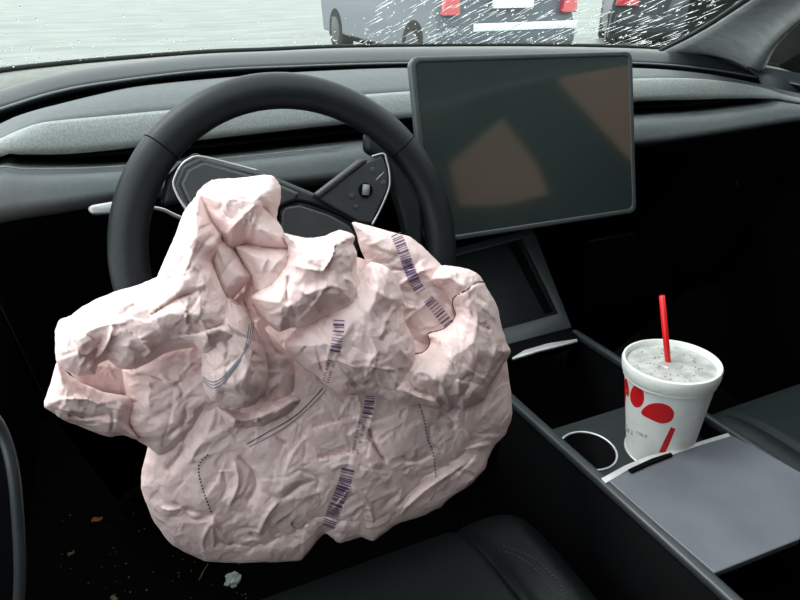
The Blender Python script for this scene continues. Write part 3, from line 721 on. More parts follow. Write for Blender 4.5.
def leafy(px, py, L0_, w, ang, m, label, cat, name):
    c = PZ(px, py, zf + .002); P = []
    k = 10; d = np.array([math.cos(ang), math.sin(ang), 0]); e = np.array([-d[1], d[0], 0])
    top = [c + d * (t - .5) * L0_ + e * w * math.sin(math.pi * t) ** .8 + np.array([0, 0, .004 * math.sin(6 * t)]) for t in np.linspace(0, 1, k)]
    bot = [c + d * (t - .5) * L0_ - e * w * math.sin(math.pi * t) ** .8 + np.array([0, 0, .002 * math.sin(5 * t + 1)]) for t in np.linspace(0, 1, k)][::-1][1:-1]
    return tag(link(name, *slab(top + bot, (0, 0, -.0012)), m), label, cat, 'dry leaf scraps on the floor')
leafy(97, 519, .022, .006, .3, M['leaf'], 'small dry orange leaf on the dark floor left of the airbag', 'leaf', 'dry_leaf')
leafy(71, 553, .016, .004, 1.0, M['twig'], 'small brown leaf scrap on the floor nearest the left door', 'leaf', 'dry_leaf')
leafy(114, 598, .014, .004, -.4, M['twig'], 'tan leaf scrap at the bottom edge of the photo', 'leaf', 'dry_leaf')
V, Fc = tube(catmull([PZ(x, y, z) for x, y, z in ((208, 564, .23), (203, 572, .226), (199, 580, .222))], 5), [.0010] * 6 + [.0016] * 5, 6); tag(link('dry_grass_blade', V, Fc, M['twig']), 'dry straw-coloured grass blade lying below the airbag', 'grass')
dbm = []
rr_ = random.Random(5)
for i in range(60):
    x, y = rr_.uniform(60, 250), rr_.uniform(500, 598); c = PZ(x, y, zf + .001); s_ = rr_.uniform(.0008, .002)
    dbm.append(slab([c + np.array([math.cos(q), math.sin(q), 0]) * s_ * rr_.uniform(.6, 1.2) for q in (0, 1.3, 2.5, 3.8, 5)], (0, 0, -.001)))
V, Fc = join(dbm); tag(link('floor_crumbs', V, Fc, M['twig'], smooth=False), 'scattered crumbs and grit on the dark floor', 'crumbs', kind='stuff')
de = catmull([(PY(x, y, Y)) for x, y, Y in ((-20, 400, .42), (2, 432, .42), (13, 470, .41), (18, 520, .40), (20, 570, .39), (18, 620, .38))], 8)
V, Fc = tube(de, .0042, 10); dp = link('door_pocket_edge', V, Fc, M['rail'], ld)
wall_ = de.copy(); wall_[:, 0] = XL + .005; link('door_pocket', *loft([de, wall_, wall_ + np.array([0, .03, -.02]), de + np.array([0, .012, -.01])]), M['black'], ld, smooth=False)

# ------------------------------------------------------------------ airbag
# The bag hangs in front of a sloping sheet 3 cm before the wheel; every gathered lobe is a closed pillow of cloth
BP = WC + wn_ * .036
VS = rng.rand(400, 2)
def vnoise(x, y, seed):
    """smooth value noise on arrays"""
    xi = np.floor(x).astype(int); yi = np.floor(y).astype(int); fx = x - xi; fy = y - yi
    fx = fx * fx * (3 - 2 * fx); fy = fy * fy * (3 - 2 * fy)
    def h(a, b): 
        v = np.sin(a * 127.1 + b * 311.7 + seed * 74.7) * 43758.5453; return v - np.floor(v)
    return (h(xi, yi) * (1 - fx) + h(xi + 1, yi) * fx) * (1 - fy) + (h(xi, yi + 1) * (1 - fx) + h(xi + 1, yi + 1) * fx) * fy
from mathutils.geometry import delaunay_2d_cdt
FN = 700
def facet_field(spacing, seed, hgt=1.0):
    """flat triangular facets meeting in sharp folds: heights at scattered points, joined by a Delaunay net"""
    rs = np.random.RandomState(seed); P = []; k = int(FN / spacing) + 3
    for i in range(k):
        for j in range(k): P.append(((i - 1 + rs.uniform(-.45, .45)) * spacing, (j - 1 + rs.uniform(-.45, .45)) * spacing))
    co, _, tris, *_r = delaunay_2d_cdt([Vector(p) for p in P], [], [], 0, 1e-6)
    Z = rs.uniform(-1, 1, len(co)) * hgt; out = np.zeros((FN, FN))
    for t in tris:
        (x0, y0), (x1, y1), (x2, y2) = [tuple(co[i]) for i in t]
        xa, xb = max(0, int(min(x0, x1, x2))), min(FN - 1, int(max(x0, x1, x2)) + 1); ya, yb = max(0, int(min(y0, y1, y2))), min(FN - 1, int(max(y0, y1, y2)) + 1)
        if xa >= xb or ya >= yb: continue
        gx, gy = np.meshgrid(np.arange(xa, xb + 1), np.arange(ya, yb + 1)); D = (y1 - y2) * (x0 - x2) + (x2 - x1) * (y0 - y2)
        if abs(D) < 1e-9: continue
        l0 = ((y1 - y2) * (gx - x2) + (x2 - x1) * (gy - y2)) / D; l1 = ((y2 - y0) * (gx - x2) + (x0 - x2) * (gy - y2)) / D; l2 = 1 - l0 - l1
        m_ = (l0 >= -1e-6) & (l1 >= -1e-6) & (l2 >= -1e-6); zz = l0 * Z[t[0]] + l1 * Z[t[1]] + l2 * Z[t[2]]
        sub = out[ya:yb + 1, xa:xb + 1]; sub[m_] = zz[m_]
    return out
FF = [facet_field(44, 1), facet_field(21, 2), facet_field(11, 3), facet_field(6, 4)]
def samp(f, x, y):
    x = np.mod(x, FN - 2); y = np.mod(y, FN - 2); xi = x.astype(int); yi = y.astype(int); fx = x - xi; fy = y - yi
    return (f[yi, xi] * (1 - fx) + f[yi, xi + 1] * fx) * (1 - fy) + (f[yi + 1, xi] * (1 - fx) + f[yi + 1, xi + 1] * fx) * fy
def crumple(x, y, seed, rot=0.0):
    wx_ = x + 10 * (vnoise(x / 26, y / 26, seed + 1) - .5); wy_ = y + 10 * (vnoise(x / 26, y / 26, seed + 2) - .5)
    c_, s_ = math.cos(rot), math.sin(rot); u = wx_ * c_ + wy_ * s_; v = -wx_ * s_ + wy_ * c_
    u = u * .62 + 37 * seed + 900; v = v * 1.25 + 61 * seed + 900         # folds run long along the lobe's own direction
    local = .45 + 1.1 * vnoise(x / 40, y / 40, seed + 9)
    f = 2.6 * vnoise(u / 55, v / 34, seed + 3) + .8 * samp(FF[1], v, u) * .5; saw = f - np.floor(f)
    tuck = np.clip(vnoise(x / 33, y / 33, seed + 12) * 2.2 - .75, 0, 1) * 3.6 * saw ** 2
    return 3.4 * samp(FF[0], u, v) + 1.5 * samp(FF[1], u + 100, v) + tuck * .6 + local * (1.3 * samp(FF[2], u, v + 50) + .7 * samp(FF[3], u + 30, v))      # millimetres
def segdist(x, y, poly, closed=True):
    best = np.full(x.shape, 1e9); bx = np.zeros_like(x); by = np.zeros_like(x); par = np.zeros_like(x); side = np.zeros_like(x); n = len(poly)
    for i in range(n if closed else n - 1):
        a = poly[i]; b = poly[(i + 1) % n]; d = b - a; L2 = d @ d + 1e-9
        t = np.clip(((x - a[0]) * d[0] + (y - a[1]) * d[1]) / L2, 0, 1); qx = a[0] + t * d[0]; qy = a[1] + t * d[1]
        q = (x - qx) ** 2 + (y - qy) ** 2; m_ = q < best
        best = np.where(m_, q, best); bx = np.where(m_, qx, bx); by = np.where(m_, qy, by); par = np.where(m_, (i + t) / max(1, n - 1), par)
        side = np.where(m_, np.sign(d[0] * (y - a[1]) - d[1] * (x - a[0])), side)
    return np.sqrt(best), bx, by, par, side
def inside(x, y, poly):
    c = np.zeros(x.shape, bool); n = len(poly)
    for i in range(n):
        a = poly[i]; b = poly[i - 1]
        with np.errstate(divide='ignore', invalid='ignore'):
            c ^= ((a[1] > y) != (b[1] > y)) & (x < (b[0] - a[0]) * (y - a[1]) / (b[1] - a[1] + 1e-12) + a[0])
    return c
# creases: (points, height mm (+ ridge, - fold line), half width px, one-sided step mm)
CR = {
 'A1': [([(221, 234), (207, 240), (194, 258), (184, 278)], -6, 6, 0), ([(197, 290), (180, 296), (160, 308), (135, 326)], -7, 5, 3), ([(212, 262), (222, 285), (232, 310)], 3, 7, 0),
        ([(160, 338), (180, 336), (205, 330), (234, 322)], -9, 5, 5), ([(203, 352), (222, 348), (240, 341)], 5, 4, 0), ([(186, 215), (178, 240), (168, 262)], 4, 8, 0), ([(203, 212), (196, 235), (188, 250)], 3, 6, 0),
        ([(190, 262), (202, 275), (204, 290)], 3, 6, 0), ([(150, 290), (170, 272), (184, 250)], 4, 5, 0), ([(205, 300), (200, 318), (190, 330)], -3, 6, 0), ([(168, 312), (186, 318), (200, 312)], 3, 7, 0)],
 'A2': [([(260, 202), (247, 212), (225, 236)], 5, 6, 0), ([(260, 202), (254, 222), (246, 244)], 5, 5, 0), ([(260, 202), (245, 197), (232, 198), (222, 206)], 5, 6, 0), ([(239, 184), (228, 196), (218, 212)], -4, 5, 0),
        ([(262, 206), (270, 213), (276, 222)], -7, 4, 0), ([(264, 180), (262, 192), (261, 202)], -4, 4, 0), ([(273, 178), (276, 196), (272, 210)], 4, 5, 0), ([(252, 228), (270, 232), (284, 238)], 3, 5, 0), ([(250, 184), (258, 190), (262, 200)], 3, 4, 0)],
 'A3': [([(240, 252), (252, 266), (262, 284)], -4, 5, 0), ([(268, 256), (262, 270), (258, 280)], 4, 4, 0), ([(290, 254), (278, 262), (268, 276)], 4, 4, 0)],
 'D': [([(284, 262), (300, 267), (320, 272)], 8, 7, 0), ([(297, 250), (318, 252), (334, 246)], 3, 5, 0), ([(336, 240), (333, 256), (322, 274)], 6, 5, 4), ([(289, 274), (287, 290), (286, 304)], -9, 4, 0), ([(344, 278), (352, 282), (357, 290)], 5, 5, 0),
       ([(318, 311), (328, 306), (342, 306)], -5, 4, 0), ([(300, 290), (312, 292), (330, 286)], 3, 9, 0), ([(270, 316), (285, 318), (300, 316)], -4, 5, 0), ([(343, 240), (350, 256), (353, 275)], 4, 4, 0)],
 'F': [([(402, 300), (388, 298), (372, 288)], 4, 7, 0), ([(402, 300), (388, 318), (380, 340)], 5, 7, 0), ([(362, 320), (372, 338), (378, 356)], 4, 5, 0), ([(378, 352), (370, 366), (396, 370)], 4, 4, 0), ([(395, 322), (398, 345), (410, 360)], 4, 5, 0),
       ([(372, 272), (384, 290), (388, 310)], 4, 8, 0), ([(350, 330), (330, 350), (325, 372)], 3, 7, 0), ([(404, 330), (410, 345), (405, 352)], -4, 4, 0), ([(310, 365), (335, 360), (362, 372)], 3, 6, 0), ([(352, 382), (362, 385), (374, 383)], -3, 3, 0),
       ([(412, 378), (425, 382), (437, 394)], 6, 4, 0), ([(408, 372), (400, 385), (390, 392)], -3, 5, 0)],
 'E': [([(454, 298), (476, 284), (486, 284)], -3, 3, 3), ([(448, 352), (458, 372), (458, 400)], 6, 7, 0), ([(495, 352), (488, 372), (466, 400)], 4, 7, 0), ([(475, 300), (488, 312), (498, 322)], 4, 4, 0), ([(470, 310), (480, 325), (492, 330)], -4, 4, 0),
       ([(455, 330), (470, 350), (476, 372)], 4, 6, 0), ([(416, 372), (428, 374), (438, 384)], 5, 4, 0), ([(438, 380), (440, 396), (450, 410)], -3, 4, 0), ([(502, 340), (506, 356), (502, 366)], 3, 4, 0), ([(480, 356), (472, 380), (462, 398)], -4, 4, 0),
       ([(404, 298), (424, 304), (440, 302)], 4, 4, 0), ([(440, 285), (452, 275), (470, 270)], 4, 5, 0)],
 'E0': [([(366, 247), (385, 238), (392, 232)], 2, 5, 0), ([(400, 285), (420, 272), (440, 266)], 5, 5, 0), ([(372, 262), (392, 262), (400, 250)], -3, 5, 0), ([(420, 262), (430, 278), (446, 282)], 3, 5, 0)],
 'C': [([(222, 390), (245, 396), (260, 388)], -4, 5, 0), ([(248, 340), (250, 362), (240, 385)], 3, 8, 0), ([(210, 372), (226, 366), (246, 352)], -3, 4, 0)],
 'C3': [([(237, 421), (262, 424), (286, 417)], -5, 4, 0), ([(236, 420), (232, 428)], 4, 4, 0), ([(215, 404), (224, 418), (230, 430)], 4, 4, 0)],
 'B1': [([(62, 324), (74, 340), (80, 358)], 6, 6, 0), ([(118, 318), (128, 309), (136, 304)], -5, 4, 0), ([(78, 318), (100, 312), (120, 300)], 4, 6, 0), ([(82, 333), (104, 326), (128, 322)], 4, 5, 0), ([(112, 326), (110, 338), (100, 356), (84, 374)], 9, 5, 0),
        ([(140, 340), (150, 350), (144, 358)], 7, 4, 0), ([(115, 372), (118, 364), (136, 366)], 6, 5, 0), ([(104, 335), (98, 345), (95, 356)], -5, 5, 0), ([(120, 300), (140, 292), (152, 288)], 3, 5, 0), ([(60, 358), (68, 354), (78, 351)], -4, 3, 0)],
 'B2': [([(60, 398), (85, 398), (100, 403), (118, 399), (130, 398)], 7, 5, 5), ([(66, 414), (85, 418), (110, 414)], -6, 4, 0), ([(112, 412), (113, 424), (110, 434)], -5, 3, 0), ([(106, 388), (107, 394)], -4, 3, 0), ([(62, 375), (80, 388), (104, 394)], 3, 4, 0), ([(50, 405), (62, 409), (74, 413)], 3, 3, 0)],
 'B3': [([(150, 393), (148, 402), (152, 405)], 4, 4, 0), ([(126, 388), (140, 383), (152, 388)], 4, 4, 0), ([(132, 400), (140, 410), (137, 420)], -4, 5, 0), ([(160, 372), (170, 382), (182, 378)], 4, 6, 0)],
 'GB': [([(400, 515), (420, 495), (445, 477), (470, 460)], 6, 5, 0), ([(462, 450), (480, 446), (492, 446)], 5, 4, 0), ([(444, 462), (455, 470), (468, 474)], -4, 4, 0)],
 'G': [([(185, 446), (174, 462), (166, 470)], -8, 7, 0), ([(180, 438), (178, 452), (175, 460)], 4, 5, 0), ([(213, 516), (213, 530), (214, 550)], 5, 4, 0), ([(213, 516), (190, 511), (172, 503)], -5, 4, 0), ([(213, 515), (196, 520), (186, 514)], -4, 3, 0),
       ([(213, 520), (222, 535), (232, 548)], 5, 4, 0), ([(212, 522), (203, 540), (205, 556)], 4, 4, 0), ([(160, 508), (172, 510), (186, 505)], 4, 4, 0), ([(238, 455), (252, 470), (256, 486), (246, 506)], -8, 8, 0), ([(235, 462), (238, 485), (226, 512)], 6, 6, 0),
       ([(222, 470), (226, 485), (222, 500)], -4, 4, 0), ([(313, 428), (335, 421), (355, 417)], -4, 4, 3), ([(318, 459), (340, 454), (366, 449)], -5, 5, 3), ([(368, 428), (374, 446), (386, 464)], -7, 5, 3), ([(369, 465), (378, 476), (388, 484)], 4, 4, 0),
       ([(352, 486), (368, 504), (374, 525)], 5, 4, 0), ([(290, 522), (298, 532), (308, 538)], -4, 4, 2), ([(277, 437), (287, 445)], -4, 3, 0), ([(280, 500), (268, 515), (258, 535)], 7, 7, 0), ([(300, 470), (318, 478), (316, 492)], -5, 6, 0),
       ([(262, 490), (282, 498), (300, 486), (318, 480)], -6, 6, 0), ([(403, 462), (420, 461), (432, 455)], -4, 3, 2), ([(455, 415), (466, 430), (470, 440)], 4, 5, 0), ([(440, 412), (452, 420), (454, 430)], -4, 4, 0), ([(300, 430), (306, 450), (302, 462)], -3, 7, 0),
       ([(430, 425), (432, 445), (445, 452)], -4, 5, 0), ([(330, 470), (345, 464), (360, 466)], 3, 5, 0), ([(225, 534), (245, 528), (262, 530)], -3, 3, 0), ([(240, 545), (255, 540), (275, 552)], 4, 4, 0), ([(206, 437), (196, 450), (190, 462)], 5, 8, 0),
       ([(250, 532), (262, 545), (275, 548)], -5, 5, 0), ([(395, 470), (402, 490), (396, 505)], 3, 8, 0)],
}
# lobes: name, outline, height at the edge (mm), inflation (mm), rounding reach (px), slope (mm per px in x, y) about a centre, wrinkle scale
LB_ = [
 ('GB', [(150, 436), (142, 470), (141, 488), (152, 518), (172, 545), (205, 561), (240, 563), (298, 561), (305, 556), (325, 533), (338, 543), (348, 541), (361, 537), (374, 541), (397, 524), (420, 517), (441, 507), (450, 498), (469, 486), (485, 469), (488, 459), (495, 445), (505, 435), (512, 417), (511, 392), (500, 340), (420, 320), (300, 330), (200, 360), (150, 410)], 0, 14, 14, (0, 0, 300, 450), .8),
 ('G', [(151, 436), (143, 470), (142, 488), (153, 517), (172, 543), (205, 559), (218, 556), (235, 549), (258, 554), (285, 548), (307, 537), (323, 527), (345, 529), (374, 528), (397, 519), (412, 503), (430, 487), (452, 470), (478, 451), (494, 441), (506, 428), (511, 412), (509, 380), (500, 340), (420, 320), (300, 320), (190, 330), (160, 400)], 4, 34, 55, (0, -.03, 300, 450), .55),
 ('N', [(205, 235), (250, 225), (300, 240), (372, 262), (400, 300), (380, 360), (300, 380), (220, 370), (200, 300)], 4, 12, 20, (0, 0, 300, 300), .8),
 ('B3', [(120, 370), (132, 360), (160, 340), (193, 336), (225, 340), (270, 360), (290, 400), (240, 425), (205, 420), (188, 445), (160, 455), (147, 446), (130, 436), (120, 420), (126, 400)], 14, 22, 30, (0, 0, 190, 400), .9),
 ('B2', [(57, 362), (64, 370), (80, 382), (104, 392), (128, 396), (133, 404), (130, 425), (139, 440), (122, 435), (110, 437), (96, 433), (84, 428), (63, 420), (52, 412), (45, 408), (44, 402), (49, 388), (53, 374)], 22, 20, 16, (0, 0, 90, 400), .8),
 ('P1', [(60, 360), (75, 350), (110, 350), (150, 356), (180, 352), (170, 372), (135, 396), (104, 392), (80, 384)], 10, 10, 20, (0, 0, 100, 380), .5),
 ('B1', [(196, 252), (176, 268), (157, 277), (138, 285), (117, 291), (99, 298), (82, 307), (70, 316), (60, 319.5), (55, 331), (55, 350), (57, 363), (66, 371), (78, 376), (95, 374), (99, 364), (108, 360), (120, 369), (136, 369), (150, 362), (168, 352), (200, 346), (232, 330), (230, 290)], 34, 32, 30, (.02, 0, 130, 330), .9),
 ('C4', [(255, 320), (270, 335), (290, 355), (296, 372), (294, 392), (282, 399), (262, 404), (250, 395)], 26, 14, 18, (0, 0, 280, 380), .6),
 ('C3', [(210, 396), (222, 404), (245, 410), (262, 404), (292, 393), (304, 399), (300, 406), (284, 420), (262, 428), (240, 431), (228, 429), (216, 412)], 20, 22, 14, (0, 0, 250, 410), .7),
 ('C', [(226, 296), (236, 302), (249, 314), (256, 328), (265, 350), (268, 372), (266, 390), (256, 404), (244, 408), (230, 406), (213, 401), (204, 390), (201, 374), (202, 354), (193, 336), (205, 315)], 38, 30, 26, (0, 0, 235, 360), .6),
 ('E0', [(352, 222.5), (359, 223), (375, 227), (392, 232), (410, 237), (422, 246), (432, 256), (442, 266), (470, 290), (480, 330), (450, 352), (415, 354), (396, 330), (380, 300), (368, 268), (360, 248), (357, 236)], 10, 16, 22, (0, .06, 400, 290), .7),
 ('E', [(440, 266), (451, 266), (469, 269), (480, 276), (488, 290), (497, 305), (502, 327), (507, 343), (511, 352), (503, 366), (489, 388), (484, 400), (469, 407), (463, 410.5), (456, 407), (449, 411), (434, 409), (416, 405), (400, 402), (395, 380), (400, 355), (418, 354), (425, 351), (430, 342), (428, 334), (447, 327), (455, 315), (452, 303), (444, 290), (430, 280)], 24, 34, 34, (0, .02, 460, 340), .9),
 ('F', [(371, 262), (381, 264), (391, 270), (398, 283), (403, 297), (402, 312), (406, 324), (413, 337), (416, 354), (413, 372), (418, 388), (437, 396), (440, 408), (418, 405), (402, 404.5), (390, 401), (378, 394.5), (362, 394.5), (342, 395), (334, 391), (324, 384), (316, 376), (303, 368), (294, 360), (286, 350), (285, 342), (292, 333), (302, 322), (330, 300), (355, 280), (366, 266)], 36, 34, 38, (0, 0, 360, 330), .75),
 ('A3', [(234, 246), (250, 243), (291, 249), (297, 262), (292, 278), (286, 290), (268, 300), (256, 296), (252, 280), (244, 266)], 36, 22, 16, (0, 0, 270, 270), .7),
 ('D', [(283, 233), (296, 236), (310, 238), (324, 236), (339, 230), (348, 232), (355, 236), (353, 244), (357, 252), (357, 268), (359, 286), (357, 302), (346, 313), (328, 316), (312, 324), (300, 327.5), (290, 328), (279, 332), (268, 324), (258, 310), (251, 297), (258, 291), (268, 284), (278, 270), (286, 262), (288, 248)], 44, 32, 26, (0, .03, 310, 280), .8),
 ('A2', [(202, 187), (212, 180), (224, 178.5), (236, 178), (250, 176.5), (264, 175), (272, 175.5), (276, 179), (281, 187), (281, 199), (278, 209), (277, 219), (284, 232), (290, 244), (292, 251), (274, 251), (258, 250), (248, 245), (236, 250), (225, 250), (205, 225), (196, 196)], 30, 34, 30, (0, .10, 240, 220), .7),
 ('A4', [(207, 212), (221, 233), (236, 249), (245, 264), (253, 277), (240, 291), (228, 304), (214, 290), (204, 260)], 34, 20, 14, (0, 0, 230, 270), .4),
 ('A1', [(199, 194), (206, 208), (213, 222), (222, 235), (221, 250), (213, 262), (218, 277), (224, 292), (230, 306), (239, 325), (241, 341), (222, 349), (203, 353), (193, 343), (180, 339), (160, 340), (147, 332), (133, 327), (142, 308), (150, 290), (157, 277), (165, 258), (171, 245), (177, 230), (183, 213), (190, 203)], 44, 34, 30, (0, .08, 190, 270), .9),
]
ROT = {'A1': 1.9, 'A2': 1.1, 'B1': -.45, 'B2': .15, 'B3': -.5, 'C': 1.2, 'D': -.5, 'E': 1.5, 'E0': .5, 'F': 1.2, 'G': -.7, 'GB': -.6, 'C3': .1, 'N': 1.3}
bag = thing('airbag', 'crumpled pink deployed airbag hanging from the steering wheel hub', 'airbag', tuple(WP(283, 250, .03)))
bparts = []; GRID = {}
STEP = 1.35
from collections import defaultdict
def lobe_height(name, x, y, poly, h0, inf, reach, slope, wr, idx):
    d, bx_, by_, _, _ = segdist(x, y, poly)
    t = np.clip(d / reach, 0, 1); e = .45 * np.sqrt(np.clip(1 - (1 - t) ** 2, 0, 1)) + .55 * t ** .85
    h = h0 + inf * e + slope[0] * (x - slope[2]) + slope[1] * (y - slope[3]) * 1.0
    ef = np.clip(d / 9, .25, 1)
    h = h + wr * crumple(x, y, idx + .5, ROT.get(name, .9)) * .95 * ef
    rc = np.random.RandomState(idx * 7 + 5); bb = (poly[:, 0].min(), poly[:, 0].max(), poly[:, 1].min(), poly[:, 1].max()); area = (bb[1] - bb[0]) * (bb[3] - bb[2])
    big = name in ('G', 'GB'); am_s = .62 if big else 1.0
    for _k in range(int(area / (560 if big else 270))):
        cx_, cy_ = rc.uniform(bb[0], bb[1]), rc.uniform(bb[2], bb[3]); a0 = ROT.get(name, .9) + rc.normal(0, .65); ln = rc.uniform(16, 75); a1 = a0 + rc.normal(0, .45)
        p0 = np.array([cx_, cy_]); p1 = p0 + ln * .5 * np.array([math.cos(a0), math.sin(a0)]); p2 = p1 + ln * .5 * np.array([math.cos(a1), math.sin(a1)])
        am = rc.choice([-1, 1]) * rc.uniform(.8, 2.3) * am_s; wdt = rc.uniform(1.1, 2.5); st_ = rc.choice([0, 0, 1]) * rc.uniform(.5, 1.6)
        dd, _, _, par, side = segdist(x, y, np.array([p0, p1, p2]), False); tp = np.clip(np.minimum(par, 1 - par) * 4, 0, 1)
        h = h + tp * ef * (am * np.exp(-dd / wdt) + st_ * side * np.exp(-dd / (wdt * 3)))
    for pts, amp, wd_, stp in CR.get(name, []):
        P = catmull(pts, 5); dd, _, _, par, side = segdist(x, y, P, False)
        taper = np.clip(np.minimum(par, 1 - par) * 5 + .15, 0, 1)
        h = h + taper * ef * (amp * np.exp(-dd / (wd_ * .5)) + stp * side * np.exp(-dd / (wd_ * 2.2)))
    return h, d
def bag_point(x, y, h):
    """point(s) h metres in front of the sloping sheet, along the sight line"""
    r = fw[None] + rt[None] * ((x - 400) / F)[:, None] + up[None] * ((300 - y) / F)[:, None]
    s_ = ((BP - CAM) @ wn_) / (r @ wn_); nr = np.linalg.norm(r, axis=1)
    return CAM[None] + r * (s_ - h / nr)[:, None]
for idx, (name, out, h0, inf, reach, slope, wr) in enumerate(LB_):
    if name not in ('G', 'GB', 'N'): h0 = h0 * 1.45; inf = inf * 1.12; reach = reach * .85
    oo = np.array(out, float); pr = .45 * catmull(out, 5, True) + .55 * np.array([oo[i] * (1 - j / 5) + oo[(i + 1) % len(oo)] * (j / 5) for i in range(len(oo)) for j in range(5)])
    pr = pr + (rng.rand(len(pr), 2) - .5) * .7
    gx = np.arange(pr[:, 0].min() - 2, pr[:, 0].max() + 3, STEP); gy = np.arange(pr[:, 1].min() - 2, pr[:, 1].max() + 3, STEP)
    X, Y = np.meshgrid(gx, gy); ins = inside(X, Y, pr); d, bx_, by_, _, _ = segdist(X, Y, pr)
    cell = ins[:-1, :-1] | ins[1:, :-1] | ins[:-1, 1:] | ins[1:, 1:]
    use = np.zeros(ins.shape, bool); use[:-1, :-1] |= cell; use[1:, :-1] |= cell; use[:-1, 1:] |= cell; use[1:, 1:] |= cell
    Xs = np.where(ins, X, bx_); Ys = np.where(ins, Y, by_)
    h, d2 = lobe_height(name, Xs, Ys, pr, h0, inf, reach, slope, wr, idx)
    d2 = np.where(ins, d2, 0)
    e0 = h0 + slope[0] * (Xs - slope[2]) + slope[1] * (Ys - slope[3])
    hb = e0 - 2 - min(10, inf * .4) * np.clip(d2 / reach, 0, 1) ** .5
    hb = np.maximum(hb, -8)
    edge = ~ins
    idm = -np.ones(ins.shape, int); idm[use] = np.arange(use.sum()); n = int(use.sum())
    Pf = bag_point(Xs[use], Ys[use], h[use] / 1000)
    backm = use & ins; idb = idm.copy(); idb[backm] = n + np.arange(backm.sum())
    Pb = bag_point(Xs[backm], Ys[backm], hb[backm] / 1000)
    Fs = []
    ii, jj = np.nonzero(cell)
    for i, j in zip(ii, jj):
        Fs.append((idm[i, j], idm[i, j + 1], idm[i + 1, j + 1], idm[i + 1, j]))
        q = (idb[i, j], idb[i + 1, j], idb[i + 1, j + 1], idb[i, j + 1])
        Fs.append(q)
    bparts.append((list(Pf) + list(Pb), Fs)); GRID[name] = (pr, h0, inf, reach, slope, wr, idx)
V, Fc = join(bparts)
me = bpy.data.meshes.new('fabric'); me.from_pydata([tuple(v) for v in V], [], Fc); me.materials.append(M['bag'])
me.polygons.foreach_set('use_smooth', [True] * len(me.polygons)); me.update()
fo = bpy.data.objects.new('fabric', me); COL.objects.link(fo); fo.parent = bag
# --- print and stitching lie on whichever lobe is in front
def bag_top(pts, off=.0007):
    pts = np.array(pts, float); x = pts[:, 0]; y = pts[:, 1]; H = np.full(len(x), -1e9)
    for name, (pr, h0, inf, reach, slope, wr, idx) in GRID.items():
        ins = inside(x, y, pr)
        if not ins.any(): continue
        h, _ = lobe_height(name, x, y, pr, h0, inf, reach, slope, wr, idx); H = np.where(ins, np.maximum(H, h), H)
    H = np.where(H < -1e8, 10, H)
    return bag_point(x, y, H / 1000 + off)
def thread(pts, r, m, name, dash_=None, parent=bag):
    P = resample(catmull(pts, 8), max(6, int(np.sum(np.linalg.norm(np.diff(np.array(pts, float), axis=0), axis=1)) / 1.1)))
    Q = bag_top(P, .0006); parts = []
    if dash_:
        i = 0
        while i + 2 < len(Q):
            parts.append(tube(Q[i:i + 2], r, 5)); i += dash_
    else: parts.append(tube(Q, r, 5))
    V, Fc = join(parts); return link(name, V, Fc, m, parent)
def barcode(center, width, name, seed, cover=.55):
    c = resample(catmull(center, 8), 400); L_tot = np.sum(np.linalg.norm(np.diff(np.array(center, float), axis=0), axis=1)); rs = random.Random(seed)
    s = 0; bars = []
    while s < L_tot:
        w_ = rs.choice((.7, 1.0, 1.0, 1.7, 2.4)); bars.append((s, min(s + w_, L_tot))); s += w_ + rs.choice((.7, 1.0, 1.2, 1.6, 2.6))
    quads = []; pts = []
    for a_, b_ in bars:
        row = []
        for s_ in (a_, b_):
            k = min(398, int(s_ / L_tot * 399)); p = c[k]; d = c[k + 1] - c[k]; d /= np.linalg.norm(d) + 1e-9; nn2 = np.array([-d[1], d[0]])
            row.append([p + nn2 * width * (f - .5) for f in np.linspace(0, 1, 7)])
        pts.append(row)
    flat = [q for r2 in pts for rw2 in r2 for q in rw2]; Q = bag_top(flat, .0009); Fq = []
    for b_ in range(len(pts)):
        o_ = b_ * 14
        for k in range(6): Fq.append((o_ + k, o_ + k + 1, o_ + 7 + k + 1, o_ + 7 + k))
    return link(name, list(Q), Fq, M['ink'], bag, smooth=False)
barcode([(396, 234), (400, 243), (405, 256), (409, 268), (415, 282), (421, 292)], 11, 'barcode_print', 1)
barcode([(428, 299), (438, 311), (449, 325)], 11, 'barcode_print', 2)
barcode([(339, 320), (338, 335), (335, 352)], 11, 'barcode_print', 3)
barcode([(370, 396), (369, 407), (367, 418)], 10, 'barcode_print', 4)
barcode([(348, 469), (344, 485), (336, 506), (328, 527)], 13, 'barcode_print', 5)
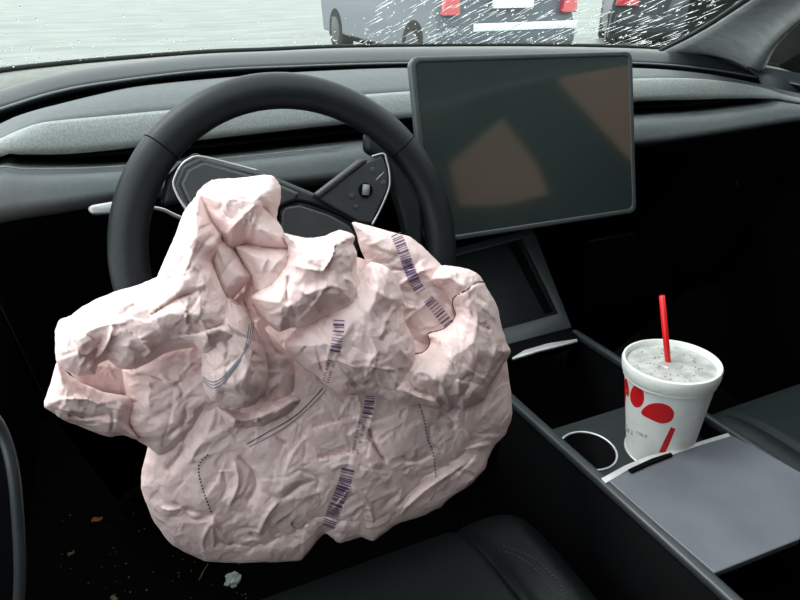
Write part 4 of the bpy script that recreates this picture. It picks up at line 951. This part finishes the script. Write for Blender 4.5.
def lettering(center, size, name, seed):
    c = resample(catmull(center, 8), 200); rs = random.Random(seed); L_tot = np.sum(np.linalg.norm(np.diff(np.array(center, float), axis=0), axis=1)); parts = []
    for off in (-size * .8, size * .8):
        s = 0
        while s < L_tot - 2:
            k = int(s / L_tot * 198); p = c[k]; d = c[k + 1] - c[k]; d /= np.linalg.norm(d) + 1e-9; nn2 = np.array([-d[1], d[0]])
            o_ = p + nn2 * off
            g_ = [o_, o_ + nn2 * size * .9] if rs.random() < .5 else [o_, o_ + nn2 * size * .5 + d * .9, o_ + nn2 * size * .9]
            if rs.random() < .8: parts.append(tube(bag_top(g_, .0006), .00032, 4))
            s += rs.choice((1.6, 2.0, 2.6))
    V, Fc = join(parts); return link(name, V, Fc, M['ink'], bag)
lettering([(336, 355), (331, 368), (326, 384)], 3, 'printed_lettering', 1)
lettering([(363, 423), (360, 438), (356, 456)], 3, 'printed_lettering', 2)
thread([(208, 455), (201, 461), (198.5, 468), (200, 479), (204, 493), (208, 504), (212.5, 515)], .00075, M['navy'], 'stitching', 3)
thread([(419, 404), (424, 420), (428, 440), (433, 452), (435, 466), (436, 480)], .0007, M['navy'], 'stitching', 3)
thread([(437, 484), (434, 492), (431, 500)], .0007, M['seam'], 'stitching')
thread([(486, 283), (478, 282), (465, 291), (454, 297.5), (452.5, 306), (455.5, 315), (447, 326.5), (437, 331), (428, 334), (430, 343), (423.5, 352), (415, 353.5)], .0006, mat('maroon_thread', (.07, .012, .025), .8, .2), 'seam_line')
thread([(323, 388), (312, 400), (300, 412), (286, 422), (268, 432), (247, 444)], .00045, M['navy'], 'seam_line')
thread([(326, 390), (314, 403), (301, 415), (287, 426), (270, 436), (249, 447)], .0005, M['seam'], 'seam_line')
for k_ in range(3):
    thread([(254 - k_ * 2.5, 322 + k_), (251 - k_ * 2, 340), (244 - k_, 352 + k_ * 2), (233, 366 + k_ * 2.5), (222, 378 + k_ * 3), (212, 382 + k_ * 3), (203, 377 + k_ * 2)], .0005, M['seam'], 'seam_line')
keep(bag)
